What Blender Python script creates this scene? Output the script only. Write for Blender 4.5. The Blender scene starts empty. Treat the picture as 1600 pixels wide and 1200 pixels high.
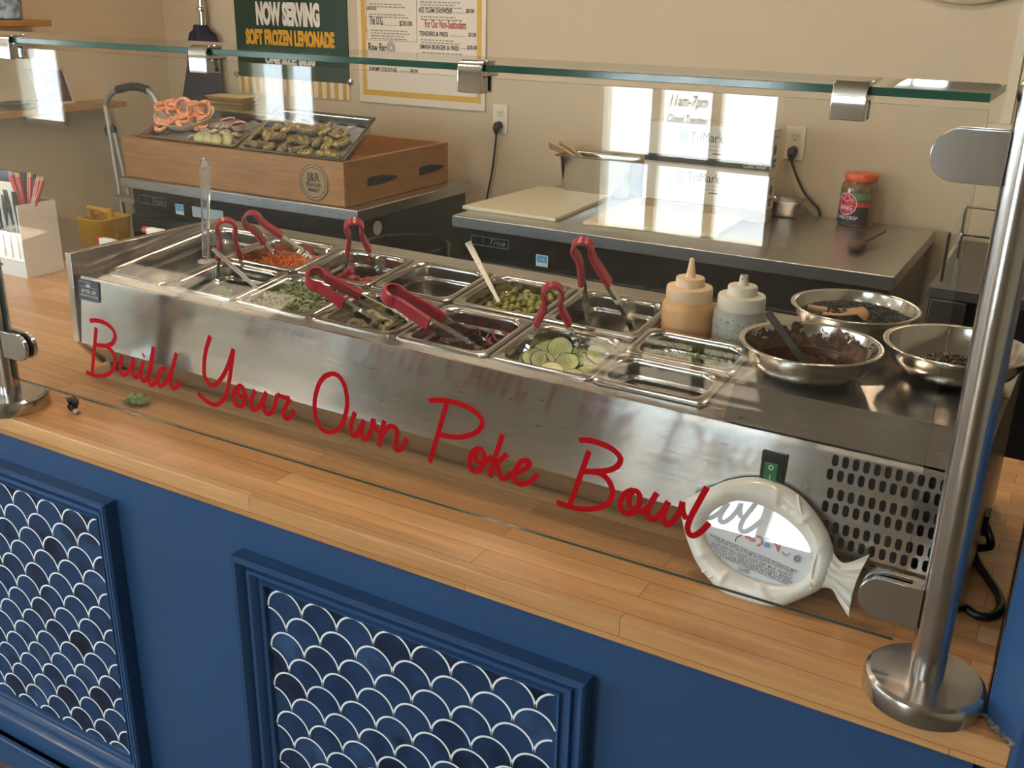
import bpy, bmesh, math, random
from mathutils import Vector as V, Matrix as Mx, noise
from mathutils.geometry import tessellate_polygon
random.seed(11)
S = bpy.context.scene
COL = S.collection
# ------------------------------------------------------------------ camera
F, YAW, PIT, ROL = 1583.222, -0.513503, 0.365586, -0.020891
CAM = V((1.64628, -1.27419, 0.72230))
_f = V((math.sin(YAW)*math.cos(PIT), math.cos(YAW)*math.cos(PIT), -math.sin(PIT)))
_r = V((math.cos(YAW), -math.sin(YAW), 0)); _d = _f.cross(_r)
RT = _r*math.cos(ROL)+_d*math.sin(ROL); DN = -_r*math.sin(ROL)+_d*math.cos(ROL)
cd = bpy.data.cameras.new('camera'); cam = bpy.data.objects.new('camera', cd); COL.objects.link(cam)
cd.sensor_width = 36; cd.lens = F*36/1600; cd.clip_start = .02; cd.clip_end = 200
m = Mx.Identity(4)
for i in range(3):
    m[i][0] = RT[i]; m[i][1] = -DN[i]; m[i][2] = -_f[i]; m[i][3] = CAM[i]
cam.matrix_world = m; S.camera = cam
vs = S.view_settings; vs.view_transform = 'Standard'; vs.look = 'None'; vs.exposure = 0.0; vs.gamma = 1; vs.use_curve_mapping = False
S.cycles.transparent_max_bounces = 24
# ------------------------------------------------------------------ world, sun, portals
W = bpy.data.worlds.new('sky'); S.world = W; W.use_nodes = True
bg = W.node_tree.nodes['Background']; bg.inputs[0].default_value = (.74, .88, 1, 1); bg.inputs[1].default_value = 15.0
def light(name, typ, loc, energy, color, **k):
    l = bpy.data.lights.new(name, typ); o = bpy.data.objects.new(name, l); COL.objects.link(o)
    o.location = loc; l.energy = energy; l.color = color
    for a, b in k.items(): setattr(l, a, b)
    return o
sun = light('sun', 'SUN', (0, -9, 8), 62.0, (1, .98, .95), angle=.01)
sun.rotation_euler = V((.15, .42, -.9)).to_track_quat('-Z', 'Y').to_euler()
YW = -4.0
WINS = [(-.60, .34, -.42, 1.30), (-2.96, -2.44, -.05, .37), (-5.2, -4.72, -.2, 1.45), (-6.85, -5.6, -.3, 1.6), (-.10, 1.04, 1.42, 1.84), (-3.75, -2.3, .44, 1.6)]  # the far left window is unseen, added for fill daylight on the counter
for x0, x1, z0, z1 in WINS:
    p = light('window_portal', 'AREA', ((x0+x1)/2, YW-.04, (z0+z1)/2), 1, (1, 1, 1), shape='RECTANGLE', size=x1-x0, size_y=z1-z0)
    p.rotation_euler = (math.pi/2, 0, 0); p.data.cycles.is_portal = True
p = light('window_portal', 'AREA', (-7.02, -1.9, .65), 1, (1, 1, 1), shape='RECTANGLE', size=3.4, size_y=1.9)
p.rotation_euler = (math.pi/2, 0, -math.pi/2); p.data.cycles.is_portal = True  # portal of the unseen side window added for fill
LAMPS = [(-1.6, 1.15), (-.1, 1.15), (1.3, 1.2), (-1.0, .15), (.7, .2), (-.4, -1.9), (1.6, -2.0), (-2.6, -1.8)]
LAMP_W = 6.0
# ------------------------------------------------------------------ pixel helpers (rays of the real camera onto real planes)
def ray(x, y): return RT*((x-800)/F)+DN*((y-600)/F)+_f
def onz(x, y, z): d = ray(x, y); return CAM+d*((z-CAM.z)/d.z)
def ony(x, y, Y): d = ray(x, y); return CAM+d*((Y-CAM.y)/d.y)
def onx(x, y, X): d = ray(x, y); return CAM+d*((X-CAM.x)/d.x)
def onpl(x, y, o, n): d = ray(x, y); return CAM+d*((o-CAM).dot(n)/d.dot(n))
BE, AL = -0.020958, 0.117832            # turn of the prep rail on the counter, slope of its pan bed
UO = V((0, 0, .205)); UU = V((math.cos(BE), math.sin(BE), 0)); UV_ = V((-math.sin(BE), math.cos(BE), 0))
PN = UV_*-math.sin(AL)+V((0, 0, math.cos(AL))); PV = UV_*math.cos(AL)+V((0, 0, math.sin(AL)))
def UL(u, v, z): return UU*u+UV_*v+V((0, 0, z))
def PP(u, v, h=0): return UO+UU*u+PV*v+PN*h
def pxh(x, y, h): return onpl(x, y, UO+PN*h, PN)       # pixel onto the pan bed raised by h
def pxv(x, y, v): return onpl(x, y, UL(0, v, 0), UV_)
RAILM = Mx.Rotation(BE, 4, 'Z')
PANM = Mx.Rotation(BE, 4, 'Z')@Mx.Rotation(AL, 4, 'X')
# ------------------------------------------------------------------ materials
def lin(h):
    h = h.lstrip('#'); r = []
    for i in (0, 2, 4):
        c = int(h[i:i+2], 16)/255; r.append(c/12.92 if c <= .04045 else ((c+.055)/1.055)**2.4)
    return (*r, 1)
MATS = {}
def new(name):
    m = bpy.data.materials.new(name); m.use_nodes = True; nt = m.node_tree
    return m, nt, nt.nodes, nt.links, nt.nodes['Principled BSDF']
def P(name, col, rough=.5, metal=0, var=0, scale=20, bump=0, bscale=200, spec=None, stretch=None, trans=0, coat=0, sss=0, emit=0):
    if name in MATS: return MATS[name]
    m, nt, N, L, b = new(name)
    c = lin(col) if isinstance(col, str) else (*col, 1)
    b.inputs['Base Color'].default_value = c; b.inputs['Roughness'].default_value = rough; b.inputs['Metallic'].default_value = metal
    if spec is not None: b.inputs['Specular IOR Level'].default_value = spec
    if trans: b.inputs['Transmission Weight'].default_value = trans
    if coat: b.inputs['Coat Weight'].default_value = coat; b.inputs['Coat Roughness'].default_value = .08
    if sss: b.inputs['Subsurface Weight'].default_value = sss; b.inputs['Subsurface Radius'].default_value = (.02, .012, .006)
    if emit: b.inputs['Emission Color'].default_value = c; b.inputs['Emission Strength'].default_value = emit
    tc = N.new('ShaderNodeTexCoord'); mp = N.new('ShaderNodeMapping'); L.new(tc.outputs['Object'], mp.inputs[0])
    if stretch: mp.inputs['Scale'].default_value = stretch
    if var:
        n = N.new('ShaderNodeTexNoise'); n.inputs['Scale'].default_value = scale; n.inputs['Detail'].default_value = 5
        L.new(mp.outputs[0], n.inputs['Vector'])
        r = N.new('ShaderNodeMapRange'); r.inputs['From Min'].default_value = .3; r.inputs['From Max'].default_value = .7
        r.inputs['To Min'].default_value = 1-var; r.inputs['To Max'].default_value = 1+var; L.new(n.outputs[0], r.inputs[0])
        x = N.new('ShaderNodeMix'); x.data_type = 'RGBA'; x.blend_type = 'MULTIPLY'; x.inputs[0].default_value = 1
        x.inputs[6].default_value = c; L.new(r.outputs[0], x.inputs[7]); L.new(x.outputs[2], b.inputs['Base Color'])
    if bump:
        n2 = N.new('ShaderNodeTexNoise'); n2.inputs['Scale'].default_value = bscale; n2.inputs['Detail'].default_value = 3
        L.new(mp.outputs[0], n2.inputs['Vector']); bp = N.new('ShaderNodeBump'); bp.inputs['Strength'].default_value = bump; bp.inputs['Distance'].default_value = .002
        L.new(n2.outputs[0], bp.inputs['Height']); L.new(bp.outputs[0], b.inputs['Normal'])
    MATS[name] = m; return m
def glass_mat(name, tint=(.97, .99, .98), f0=.045, dirt=.004):
    if name in MATS: return MATS[name]
    m, nt, N, L, b = new(name); N.remove(b); out = N['Material Output']
    t = N.new('ShaderNodeBsdfTransparent'); t.inputs[0].default_value = (*tint, 1)
    g = N.new('ShaderNodeBsdfGlossy'); g.inputs['Roughness'].default_value = .004; g.inputs['Color'].default_value = (1, 1, 1, 1)
    ge = N.new('ShaderNodeNewGeometry'); dt = N.new('ShaderNodeVectorMath'); dt.operation = 'DOT_PRODUCT'
    L.new(ge.outputs['Incoming'], dt.inputs[0]); L.new(ge.outputs['Normal'], dt.inputs[1])
    a = N.new('ShaderNodeMath'); a.operation = 'ABSOLUTE'; L.new(dt.outputs['Value'], a.inputs[0])
    s = N.new('ShaderNodeMath'); s.operation = 'SUBTRACT'; s.inputs[0].default_value = 1; L.new(a.outputs[0], s.inputs[1])
    p = N.new('ShaderNodeMath'); p.operation = 'POWER'; p.inputs[1].default_value = 5; L.new(s.outputs[0], p.inputs[0])
    f = N.new('ShaderNodeMath'); f.operation = 'MULTIPLY_ADD'; f.inputs[1].default_value = 1-f0; f.inputs[2].default_value = f0; L.new(p.outputs[0], f.inputs[0])
    x = N.new('ShaderNodeMixShader'); L.new(f.outputs[0], x.inputs[0]); L.new(t.outputs[0], x.inputs[1]); L.new(g.outputs[0], x.inputs[2])
    d = N.new('ShaderNodeBsdfDiffuse'); d.inputs[0].default_value = (.8, .8, .8, 1)
    x2 = N.new('ShaderNodeMixShader'); x2.inputs[0].default_value = dirt; L.new(x.outputs[0], x2.inputs[1]); L.new(d.outputs[0], x2.inputs[2])
    L.new(x2.outputs[0], out.inputs[0]); MATS[name] = m; return m
def steel(name, col=(.62, .6, .57), rough=.28, brush=None, aniso=0, flecks=False, bump=.15):
    if name in MATS: return MATS[name]
    m, nt, N, L, b = new(name)
    b.inputs['Metallic'].default_value = 1; b.inputs['Roughness'].default_value = rough
    tc = N.new('ShaderNodeTexCoord'); mp = N.new('ShaderNodeMapping'); L.new(tc.outputs['Object'], mp.inputs[0])
    mp.inputs['Scale'].default_value = brush or (40, 40, 40)
    n = N.new('ShaderNodeTexNoise'); n.inputs['Scale'].default_value = 10; n.inputs['Detail'].default_value = 6; L.new(mp.outputs[0], n.inputs['Vector'])
    r = N.new('ShaderNodeMapRange'); r.inputs['To Min'].default_value = rough*.88; r.inputs['To Max'].default_value = rough*1.15
    r.inputs['From Min'].default_value = .3; r.inputs['From Max'].default_value = .7; L.new(n.outputs[0], r.inputs[0]); L.new(r.outputs[0], b.inputs['Roughness'])
    rc = N.new('ShaderNodeMapRange'); rc.inputs['To Min'].default_value = .95; rc.inputs['To Max'].default_value = 1.04
    rc.inputs['From Min'].default_value = .3; rc.inputs['From Max'].default_value = .7; L.new(n.outputs[0], rc.inputs[0])
    x = N.new('ShaderNodeMix'); x.data_type = 'RGBA'; x.blend_type = 'MULTIPLY'; x.inputs[0].default_value = 1; x.inputs[6].default_value = (*col, 1); L.new(rc.outputs[0], x.inputs[7])
    last = x.outputs[2]
    if flecks:
        mp2 = N.new('ShaderNodeMapping'); mp2.inputs['Scale'].default_value = (11, 40, 62); L.new(tc.outputs['Object'], mp2.inputs[0])
        k = N.new('ShaderNodeTexNoise'); k.inputs['Scale'].default_value = 2.2; k.inputs['Detail'].default_value = 8; k.inputs['Roughness'].default_value = .75; L.new(mp2.outputs[0], k.inputs['Vector'])
        q = N.new('ShaderNodeValToRGB'); q.color_ramp.elements[0].position = .635; q.color_ramp.elements[1].position = .665; L.new(k.outputs[0], q.inputs[0])
        y = N.new('ShaderNodeMix'); y.data_type = 'RGBA'; y.inputs[7].default_value = (.07, .05, .035, 1); L.new(q.outputs[0], y.inputs[0]); L.new(last, y.inputs[6]); last = y.outputs[2]
    L.new(last, b.inputs['Base Color'])
    if aniso:
        b.inputs['Anisotropic'].default_value = aniso; b.inputs['Anisotropic Rotation'].default_value = .25
        tg = N.new('ShaderNodeTangent'); tg.direction_type = 'UV_MAP'; tg.uv_map = 'UVMap'; L.new(tg.outputs[0], b.inputs['Tangent'])
    if bump:
        bp = N.new('ShaderNodeBump'); bp.inputs['Strength'].default_value = bump; bp.inputs['Distance'].default_value = .0004
        L.new(n.outputs[0], bp.inputs['Height']); L.new(bp.outputs[0], b.inputs['Normal'])
    MATS[name] = m; return m
def wood(name, c1, c2, axis='X', staves=None, rough=.4, grain=1.0):
    if name in MATS: return MATS[name]
    m, nt, N, L, b = new(name); b.inputs['Roughness'].default_value = rough
    tc = N.new('ShaderNodeTexCoord'); sp = N.new('ShaderNodeSeparateXYZ'); L.new(tc.outputs['Object'], sp.inputs[0])
    ad = N.new('ShaderNodeMath'); L.new(sp.outputs['Y'], ad.inputs[0]); L.new(sp.outputs['Z'], ad.inputs[1])
    cb = N.new('ShaderNodeCombineXYZ')
    if axis == 'X': L.new(sp.outputs['X'], cb.inputs[0]); L.new(ad.outputs[0], cb.inputs[1])
    else:
        ad2 = N.new('ShaderNodeMath'); L.new(sp.outputs['X'], ad2.inputs[0]); L.new(sp.outputs['Z'], ad2.inputs[1]); L.new(sp.outputs['Y'], cb.inputs[0]); L.new(ad2.outputs[0], cb.inputs[1])
    mp = N.new('ShaderNodeMapping'); mp.inputs['Scale'].default_value = (1.6, 26, 26); L.new(cb.outputs[0], mp.inputs[0])
    n = N.new('ShaderNodeTexNoise'); n.inputs['Scale'].default_value = 3; n.inputs['Detail'].default_value = 8; n.inputs['Roughness'].default_value = .65; n.inputs['Distortion'].default_value = .6
    off = mp.outputs[0]
    base = N.new('ShaderNodeMix'); base.data_type = 'RGBA'; base.inputs[6].default_value = lin(c1); base.inputs[7].default_value = lin(c2)
    if staves:
        br = N.new('ShaderNodeTexBrick'); br.offset = .37; br.squash = 1; br.inputs['Scale'].default_value = 1
        br.inputs['Brick Width'].default_value = staves[0]; br.inputs['Row Height'].default_value = staves[1]; br.inputs['Mortar Size'].default_value = .0006
        br.inputs['Mortar Smooth'].default_value = .2; br.inputs['Color1'].default_value = (0, 0, 0, 1); br.inputs['Color2'].default_value = (1, 1, 1, 1); br.inputs['Mortar'].default_value = (.5, .5, .5, 1)
        L.new(cb.outputs[0], br.inputs['Vector'])
        sh = N.new('ShaderNodeVectorMath'); sh.operation = 'MULTIPLY_ADD'; L.new(br.outputs[0], sh.inputs[0]); sh.inputs[1].default_value = (7, 13, 3); L.new(mp.outputs[0], sh.inputs[2]); off = sh.outputs[0]
    L.new(off, n.inputs['Vector'])
    r = N.new('ShaderNodeMapRange'); r.inputs['From Min'].default_value = .28; r.inputs['From Max'].default_value = .72; L.new(n.outputs[0], r.inputs[0])
    if staves:
        mx = N.new('ShaderNodeMath'); mx.operation = 'MULTIPLY_ADD'; mx.inputs[1].default_value = .5; L.new(br.outputs[0], mx.inputs[0])
        ml = N.new('ShaderNodeMath'); ml.operation = 'MULTIPLY'; ml.inputs[1].default_value = .5*grain; L.new(r.outputs[0], ml.inputs[0]); L.new(ml.outputs[0], mx.inputs[2]); L.new(mx.outputs[0], base.inputs[0])
        dk = N.new('ShaderNodeMix'); dk.data_type = 'RGBA'; dk.inputs[7].default_value = tuple(.72*v for v in lin(c2)[:3])+(1,); L.new(br.outputs['Fac'], dk.inputs[0]); L.new(base.outputs[2], dk.inputs[6])
        L.new(dk.outputs[2], b.inputs['Base Color'])
    else:
        L.new(r.outputs[0], base.inputs[0]); L.new(base.outputs[2], b.inputs['Base Color'])
    MATS[name] = m; return m
ST_FRONT = lambda: steel('brushed front steel', (.50, .50, .492), .15, (1.2, 60, 60), .9, True, .03)
ST_TOP = lambda: steel('top steel', (.50, .47, .43), .30, (3, 40, 40), 0, False, .04)
ST_FLECK = lambda: steel('flecked cover steel', (.54, .51, .47), .2, (1.2, 50, 50), 0, True, .04)
ST_PAN = lambda: steel('pan steel', (.54, .515, .475), .19, (2, 2, 2), 0, False, .0)
ST_POST = lambda: steel('post steel', (.56, .545, .53), .2, (90, 90, 2), 0, False, .03)
CHROME = lambda: P('chrome', (.75, .74, .73), .08, 1)
WHITE = lambda: P('white plastic', '#e9e4da', .35)
BLACK = lambda: P('black plastic', '#141312', .35)
BLUE = lambda: P('blue paint', '#2f4f77', .2, 0, .05, 4, .10, 60)
# ------------------------------------------------------------------ mesh builder
class MB:
    def __init__(s): s.v = []; s.f = []; s.m = []; s.uv = False
    def add(s, vs, fs, m=0, M=None):
        o = len(s.v); s.v += [(M@V(p)) if M else V(p) for p in vs]
        s.f += [tuple(i+o for i in f) for f in fs]; s.m += [m]*len(fs); return s
    def box(s, a, b, m=0, M=None):
        x0, y0, z0 = a; x1, y1, z1 = b
        return s.add([(x0, y0, z0), (x1, y0, z0), (x1, y1, z0), (x0, y1, z0), (x0, y0, z1), (x1, y0, z1), (x1, y1, z1), (x0, y1, z1)],
                     [(3, 2, 1, 0), (4, 5, 6, 7), (0, 1, 5, 4), (1, 2, 6, 5), (2, 3, 7, 6), (3, 0, 4, 7)], m, M)
    def prism(s, poly, e0, e1, m=0, caps=True):
        # poly: points (Vectors); extruded between e0 and e1 offsets
        n = len(poly); vs = [V(p)+V(e0) for p in poly]+[V(p)+V(e1) for p in poly]
        fs = [(i, (i+1) % n, n+(i+1) % n, n+i) for i in range(n)]
        if caps:
            t = tessellate_polygon([[V(p) for p in poly]])
            fs += [tuple(reversed(q)) for q in t]+[tuple(n+i for i in q) for q in t]
        return s.add(vs, fs, m)
    def loops(s, L, m=0, cap0=False, cap1=False, closed=True):
        n = len(L[0]); vs = [p for l in L for p in l]; fs = []
        for k in range(len(L)-1):
            for i in range(n if closed else n-1):
                j = (i+1) % n; fs.append((k*n+i, k*n+j, (k+1)*n+j, (k+1)*n+i))
        if cap0: fs.append(tuple(range(n-1, -1, -1)))
        if cap1: fs.append(tuple((len(L)-1)*n+i for i in range(n)))
        return s.add(vs, fs, m)
    def lathe(s, prof, c=(0, 0, 0), seg=28, m=0, M=None, sx=1, sy=1, caps=True):
        c = V(c); L = []
        for r, z in prof:
            l = [V((math.cos(2*math.pi*i/seg)*r*sx, math.sin(2*math.pi*i/seg)*r*sy, z)) for i in range(seg)]
            L.append([c+((M@p) if M else p) for p in l])
        cl = tuple(prof[0]) == tuple(prof[-1]); return s.loops(L, m, caps and not cl and prof[0][0] > 1e-6, caps and not cl and prof[-1][0] > 1e-6)
    def tube(s, pts, r, seg=10, m=0, flat=1.0, up=None, caps=True):
        pts = [V(p) for p in pts]; n = len(pts); rs = r if isinstance(r, (list, tuple)) else [r]*n
        L = []; ref = V(up) if up else None; prev = None
        for i, p in enumerate(pts):
            t = (pts[min(i+1, n-1)]-pts[max(i-1, 0)]).normalized()
            if ref is not None: a = ref-t*ref.dot(t)
            elif prev is None: a = t.orthogonal()
            else: a = prev-t*prev.dot(t)
            a.normalize(); prev = a; b = t.cross(a)
            L.append([p+a*math.cos(2*math.pi*k/seg)*rs[i]+b*math.sin(2*math.pi*k/seg)*rs[i]*flat for k in range(seg)])
        return s.loops(L, m, caps, caps)
    def strip(s, pts, nrm, w, th, m=0):
        # ribbon whose width lies along nrm, thickness th across
        pts = [V(p) for p in pts]; n = len(pts); L = []
        ws = w if isinstance(w, (list, tuple)) else [w]*n; nr = nrm if isinstance(nrm, list) else [V(nrm)]*n
        for i, p in enumerate(pts):
            t = (pts[min(i+1, n-1)]-pts[max(i-1, 0)]).normalized(); q = (nr[i]-t*nr[i].dot(t)).normalized(); b = t.cross(q)
            L.append([p+q*ws[i]/2+b*th/2, p-q*ws[i]/2+b*th/2, p-q*ws[i]/2-b*th/2, p+q*ws[i]/2-b*th/2])
        return s.loops(L, m, True, True)
    def ball(s, c, r, seg=10, m=0, M=None):
        rx, ry, rz = r if isinstance(r, (list, tuple)) else (r, r, r)
        L = []; c = V(c); h = max(4, seg//2)
        for k in range(h+1):
            a = math.pi*k/h; q = max(math.sin(a), .02)
            l = [V((q*math.cos(2*math.pi*i/seg)*rx, q*math.sin(2*math.pi*i/seg)*ry, -math.cos(a)*rz)) for i in range(seg)]
            L.append([c+((M@p) if M else p) for p in l])
        return s.loops(L, m, True, True)
    def build(s, name, mats, parent=None, smooth=30, bevel=0, uvx=False):
        me = bpy.data.meshes.new(name); root = parent
        while root is not None and root.parent is not None: root = root.parent
        inv = Mx.LocRotScale(root.location, root.rotation_euler, root.scale).inverted() if root is not None else None
        me.from_pydata([(inv@p) if inv else p for p in s.v], [], s.f); me.update()
        mats = mats if isinstance(mats, (list, tuple)) else [mats]
        for x in mats: me.materials.append(x)
        me.polygons.foreach_set('material_index', s.m)
        bm = bmesh.new(); bm.from_mesh(me); bmesh.ops.recalc_face_normals(bm, faces=bm.faces); bm.to_mesh(me); bm.free()
        if smooth:
            me.polygons.foreach_set('use_smooth', [True]*len(me.polygons)); me.set_sharp_from_angle(angle=math.radians(smooth))
        if uvx:
            u = me.uv_layers.new(name='UVMap')
            for lp in me.loops: c = me.vertices[lp.vertex_index].co; u.data[lp.index].uv = (c.x, c.z+c.y*.3)
        o = bpy.data.objects.new(name, me); COL.objects.link(o); o.parent = parent
        if bevel:
            b = o.modifiers.new('bevel', 'BEVEL'); b.width = bevel; b.segments = 2; b.limit_method = 'ANGLE'; b.angle_limit = math.radians(50)
        return o
def tag(o, label=None, cat=None, group=None, kind=None):
    if label: o['label'] = label
    if cat: o['category'] = cat
    if group: o['group'] = group
    if kind: o['kind'] = kind
    return o
def empty(name, loc, label, cat, group=None, rot=(0, 0, 0)):
    o = bpy.data.objects.new(name, None); COL.objects.link(o); o.location = loc; o.rotation_euler = rot; o.empty_display_size = .05
    return tag(o, label, cat, group)
def struct(o, label=None): return tag(o, label, None, None, 'structure')
def dup(r, M):
    c = r.copy(); COL.objects.link(c); c.matrix_world = M
    for ch in r.children:
        d = ch.copy(); COL.objects.link(d); d.parent = c
    return c
def text_mesh(body, M, size, mb, m=0, align='CENTER', sx=1.0, shear=0, bold=0.0, ext=.0004, space=1.0):
    cu = bpy.data.curves.new('t', 'FONT'); cu.body = body; cu.size = size; cu.align_x = align; cu.shear = shear; cu.offset = bold*size*.35; cu.extrude = ext; cu.space_character = space; cu.resolution_u = 3
    o = bpy.data.objects.new('t', cu); COL.objects.link(o); dg = bpy.context.evaluated_depsgraph_get(); ev = o.evaluated_get(dg); me = ev.to_mesh()
    mb.add([(v.co.x*sx, v.co.y, v.co.z) for v in me.vertices], [tuple(p.vertices) for p in me.polygons], m, M)
    ev.to_mesh_clear(); bpy.data.objects.remove(o); bpy.data.curves.remove(cu)
def frame(o, x, y):
    x = V(x).normalized(); y = V(y); y = (y-x*y.dot(x)).normalized(); z = x.cross(y); m = Mx.Identity(4)
    for i in range(3): m[i][0] = x[i]; m[i][1] = y[i]; m[i][2] = z[i]; m[i][3] = o[i]
    return m
def smooth_path(P_, sub=6, closed=False):
    P_ = [V(p) for p in P_]; n = len(P_); out = []
    for i in range(n if closed else n-1):
        a, b, c, d = (P_[(i-1) % n] if closed or i > 0 else P_[0]), P_[i], P_[(i+1) % n], (P_[(i+2) % n] if closed or i+2 < n else P_[n-1])
        for k in range(sub):
            t = k/sub; out.append(.5*((2*b)+(c-a)*t+(2*a-5*b+4*c-d)*t*t+(3*b-a-3*c+d)*t*t*t))
    if not closed: out.append(P_[-1])
    return out
def rrect(w, d, r, z, seg=6, c=(0, 0)):
    r = max(min(r, w/2-1e-4, d/2-1e-4), 1e-4); out = []
    for cx, cy, a0 in ((w/2-r, d/2-r, 0), (-w/2+r, d/2-r, 90), (-w/2+r, -d/2+r, 180), (w/2-r, -d/2+r, 270)):
        for k in range(seg+1):
            a = math.radians(a0+90*k/seg); out.append(V((c[0]+cx+r*math.cos(a), c[1]+cy+r*math.sin(a), z)))
    return out
FL = -.88; CE = 1.9; YB = 2.52; XL = -2.53
# ================================================================== SETTING
wallm = P('warm beige wall', '#cebb9d', .75, 0, .03, 2)
wallw = P('front wall paint', '#ad9f86', .8)
floorm = wood('floor boards', '#857767', '#6d6154', 'X', (1.2, .15), .75); floorm.node_tree.nodes['Principled BSDF'].inputs['Specular IOR Level'].default_value = .12
struct(MB().box((-7, -4.15, FL-.1), (3.6, 2.65, FL)).build('floor', floorm))
struct(MB().box((-7, -4.15, CE), (3.6, 2.65, CE+.1)).build('ceiling', P('ceiling paint', '#a89c89', .8)))
struct(MB().box((XL-.12, YB, FL), (3.6, YB+.12, CE)).build('wall_back', wallm))
struct(MB().box((XL-.12, .75, FL), (XL, YB, CE)).build('wall_left', P('left wall tan', '#e2cba9', .75, 0, .03, 2)))
struct(MB().box((-7, .75, FL), (XL-.12, .87, CE)).build('wall_left_return', wallw))
struct(MB().box((-7.12, -4.15, FL), (-7, -3.6, CE)).box((-7.12, -.2, FL), (-7, .87, CE)).box((-7.12, -3.6, FL), (-7, -.2, -.3)).box((-7.12, -3.6, 1.6), (-7, -.2, CE)).build('wall_far_left', wallw))
struct(MB().box((3.48, -4.15, FL), (3.6, YB, CE)).build('wall_right', wallw))
mb = MB(); xs = sorted({-7, 3.48}|{x for w in WINS for x in w[:2]})
for a, b in zip(xs, xs[1:]):
    z = FL
    for x0, x1, z0, z1 in sorted((w for w in WINS if w[0] <= a and w[1] >= b), key=lambda w: w[2]): mb.box((a, YW-.12, z), (b, YW, z0)); z = z1
    mb.box((a, YW-.12, z), (b, YW, CE))
struct(mb.build('wall_front', wallw))
fr = P('window frame white', '#ded6c4', .5); gw = glass_mat('window glass', (.98, .99, .98), .03, 0)
for i, (x0, x1, z0, z1) in enumerate(WINS):
    mb = MB(); t = .05
    for a, b in ((x0, x0+.03), (x1-.03, x1)): mb.box((a, YW-.09, z0), (b, YW+.012, z1))
    mb.box((x0, YW-.09, z0), (x1, YW+.012, z0+.03)); mb.box((x0, YW-.09, z1-.03), (x1, YW+.012, z1))
    xv = [-.30, .01] if i == 0 else [] if i == 2 else [x0+(x1-x0)*.5]
    for x in xv: mb.box((x-.024, YW-.07, z0), (x+.024, YW-.02, z1))
    for z in ([-.035, .52, 1.0] if i == 0 else [.5] if i == 3 else []): mb.box((x0, YW-.07, z-.024), (x1, YW-.02, z+.024))
    o = struct(mb.build('window_%d' % (i+1), fr)); MB().box((x0+.02, YW-.05, z0+.02), (x1-.02, YW-.044, z1-.02)).build('window_glass', gw, o)
    if i == 0:
        mt = MB(); G = lambda x, z: frame(V((x, YW-.042, z)), (1, 0, 0), (0, 0, 1))
        text_mesh('11am-7pm', G(-.145, .235), .075, mt, 0, sx=.62, shear=.3, bold=.05); text_mesh('Closed Tuesdays', G(-.145, .155), .055, mt, 0, sx=.55, shear=.3, bold=.05)
        mt.build('window_lettering', P('window lettering grey', '#2c2e30', .6), o, smooth=0)
struct(MB().box((-30, -40, FL-.12), (25, YW-.12, FL-.02)).build('pavement_ground', P('sunlit concrete', '#bfc2c4', .9, 0, .12, 1.5)))
mb = MB()
for y in (-3.6, -2.49, -1.36, -.25): mb.box((-7.09, y, -.3), (-6.99, y+.05, 1.6))
for z in (-.3, 1.55): mb.box((-7.09, -3.6, z), (-6.99, -.2, z+.05))
o = struct(mb.build('window_7', fr)); MB().box((-7.05, -3.58, -.28), (-7.044, -.22, 1.58)).build('window_glass', gw, o)  # unseen side window, added to bring fill daylight from the left
# blue wall at the right end of the counter
bw = [V((1.657, -.230, 0)), V((1.692, -.272, 0)), V((2.7, -.272, 0)), V((2.7, .02, 0)), V((1.657, .02, 0))]
struct(MB().prism(bw, (0, 0, FL), (0, 0, .33)).build('wall_end', BLUE(), bevel=.002))
mb = MB(); rnd = random.Random(6); A_, B_ = V((1.6545, -.2300, .0004)), V((1.6895, -.2705, .0004)); e_ = (B_-A_)/26; n_ = V((-.75, -.66, 0))
up_ = [A_+e_*i+n_*rnd.uniform(.001, .0065)+V((0, 0, rnd.uniform(.0005, .003))) for i in range(27)]; lo_ = [A_+e_*i-n_*.001+V((0, 0, rnd.uniform(.003, .007))) for i in range(27)]
ca = mb.loops([up_, lo_, [p+V((.004, .004, -.006)) for p in lo_]], 0, closed=False).build('caulk_bead', P('old caulk', '#6e6b66', .8, 0, .5, 200), bpy.data.objects['wall_end'], smooth=0)
# window casing on the back wall, far right
tr = MB(); tm = P('cream trim', '#dccfb4', .5)
for a, b, d in ((1.345, 1.375, .018), (1.38, 1.40, .026), (1.405, 1.44, .022), (1.445, 1.47, .03)): tr.box((a, YB-d, .36), (b, YB, CE))
tr.box((1.30, YB-.05, .335), (1.75, YB, .362)); tr.box((1.345, YB-.02, .27), (1.75, YB, .335))
struct(tr.build('trim_1', tm, bevel=.002))
# ceiling lamps
for i, (x, y) in enumerate(LAMPS):
    t = empty('ceiling_light', (x, y, CE), 'round recessed ceiling downlight', 'light', 'recessed ceiling downlights')
    MB().lathe([(.075, -.012), (.098, -.012), (.1, 0), (.075, 0), (.075, -.012)], (x, y, CE), 32).build('trim_ring', WHITE(), t)
    MB().lathe([(.0001, -.004), (.074, -.004)], (x, y, CE), 32).build('diffuser', P('lamp diffuser', (1, .86, .66), .5, emit=9), t)
    l = light('downlight', 'AREA', (x, y, CE-.02), LAMP_W, (1, .88, .73), shape='DISK', size=.16); l.parent = t; l.location = (0, 0, -.02)
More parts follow.
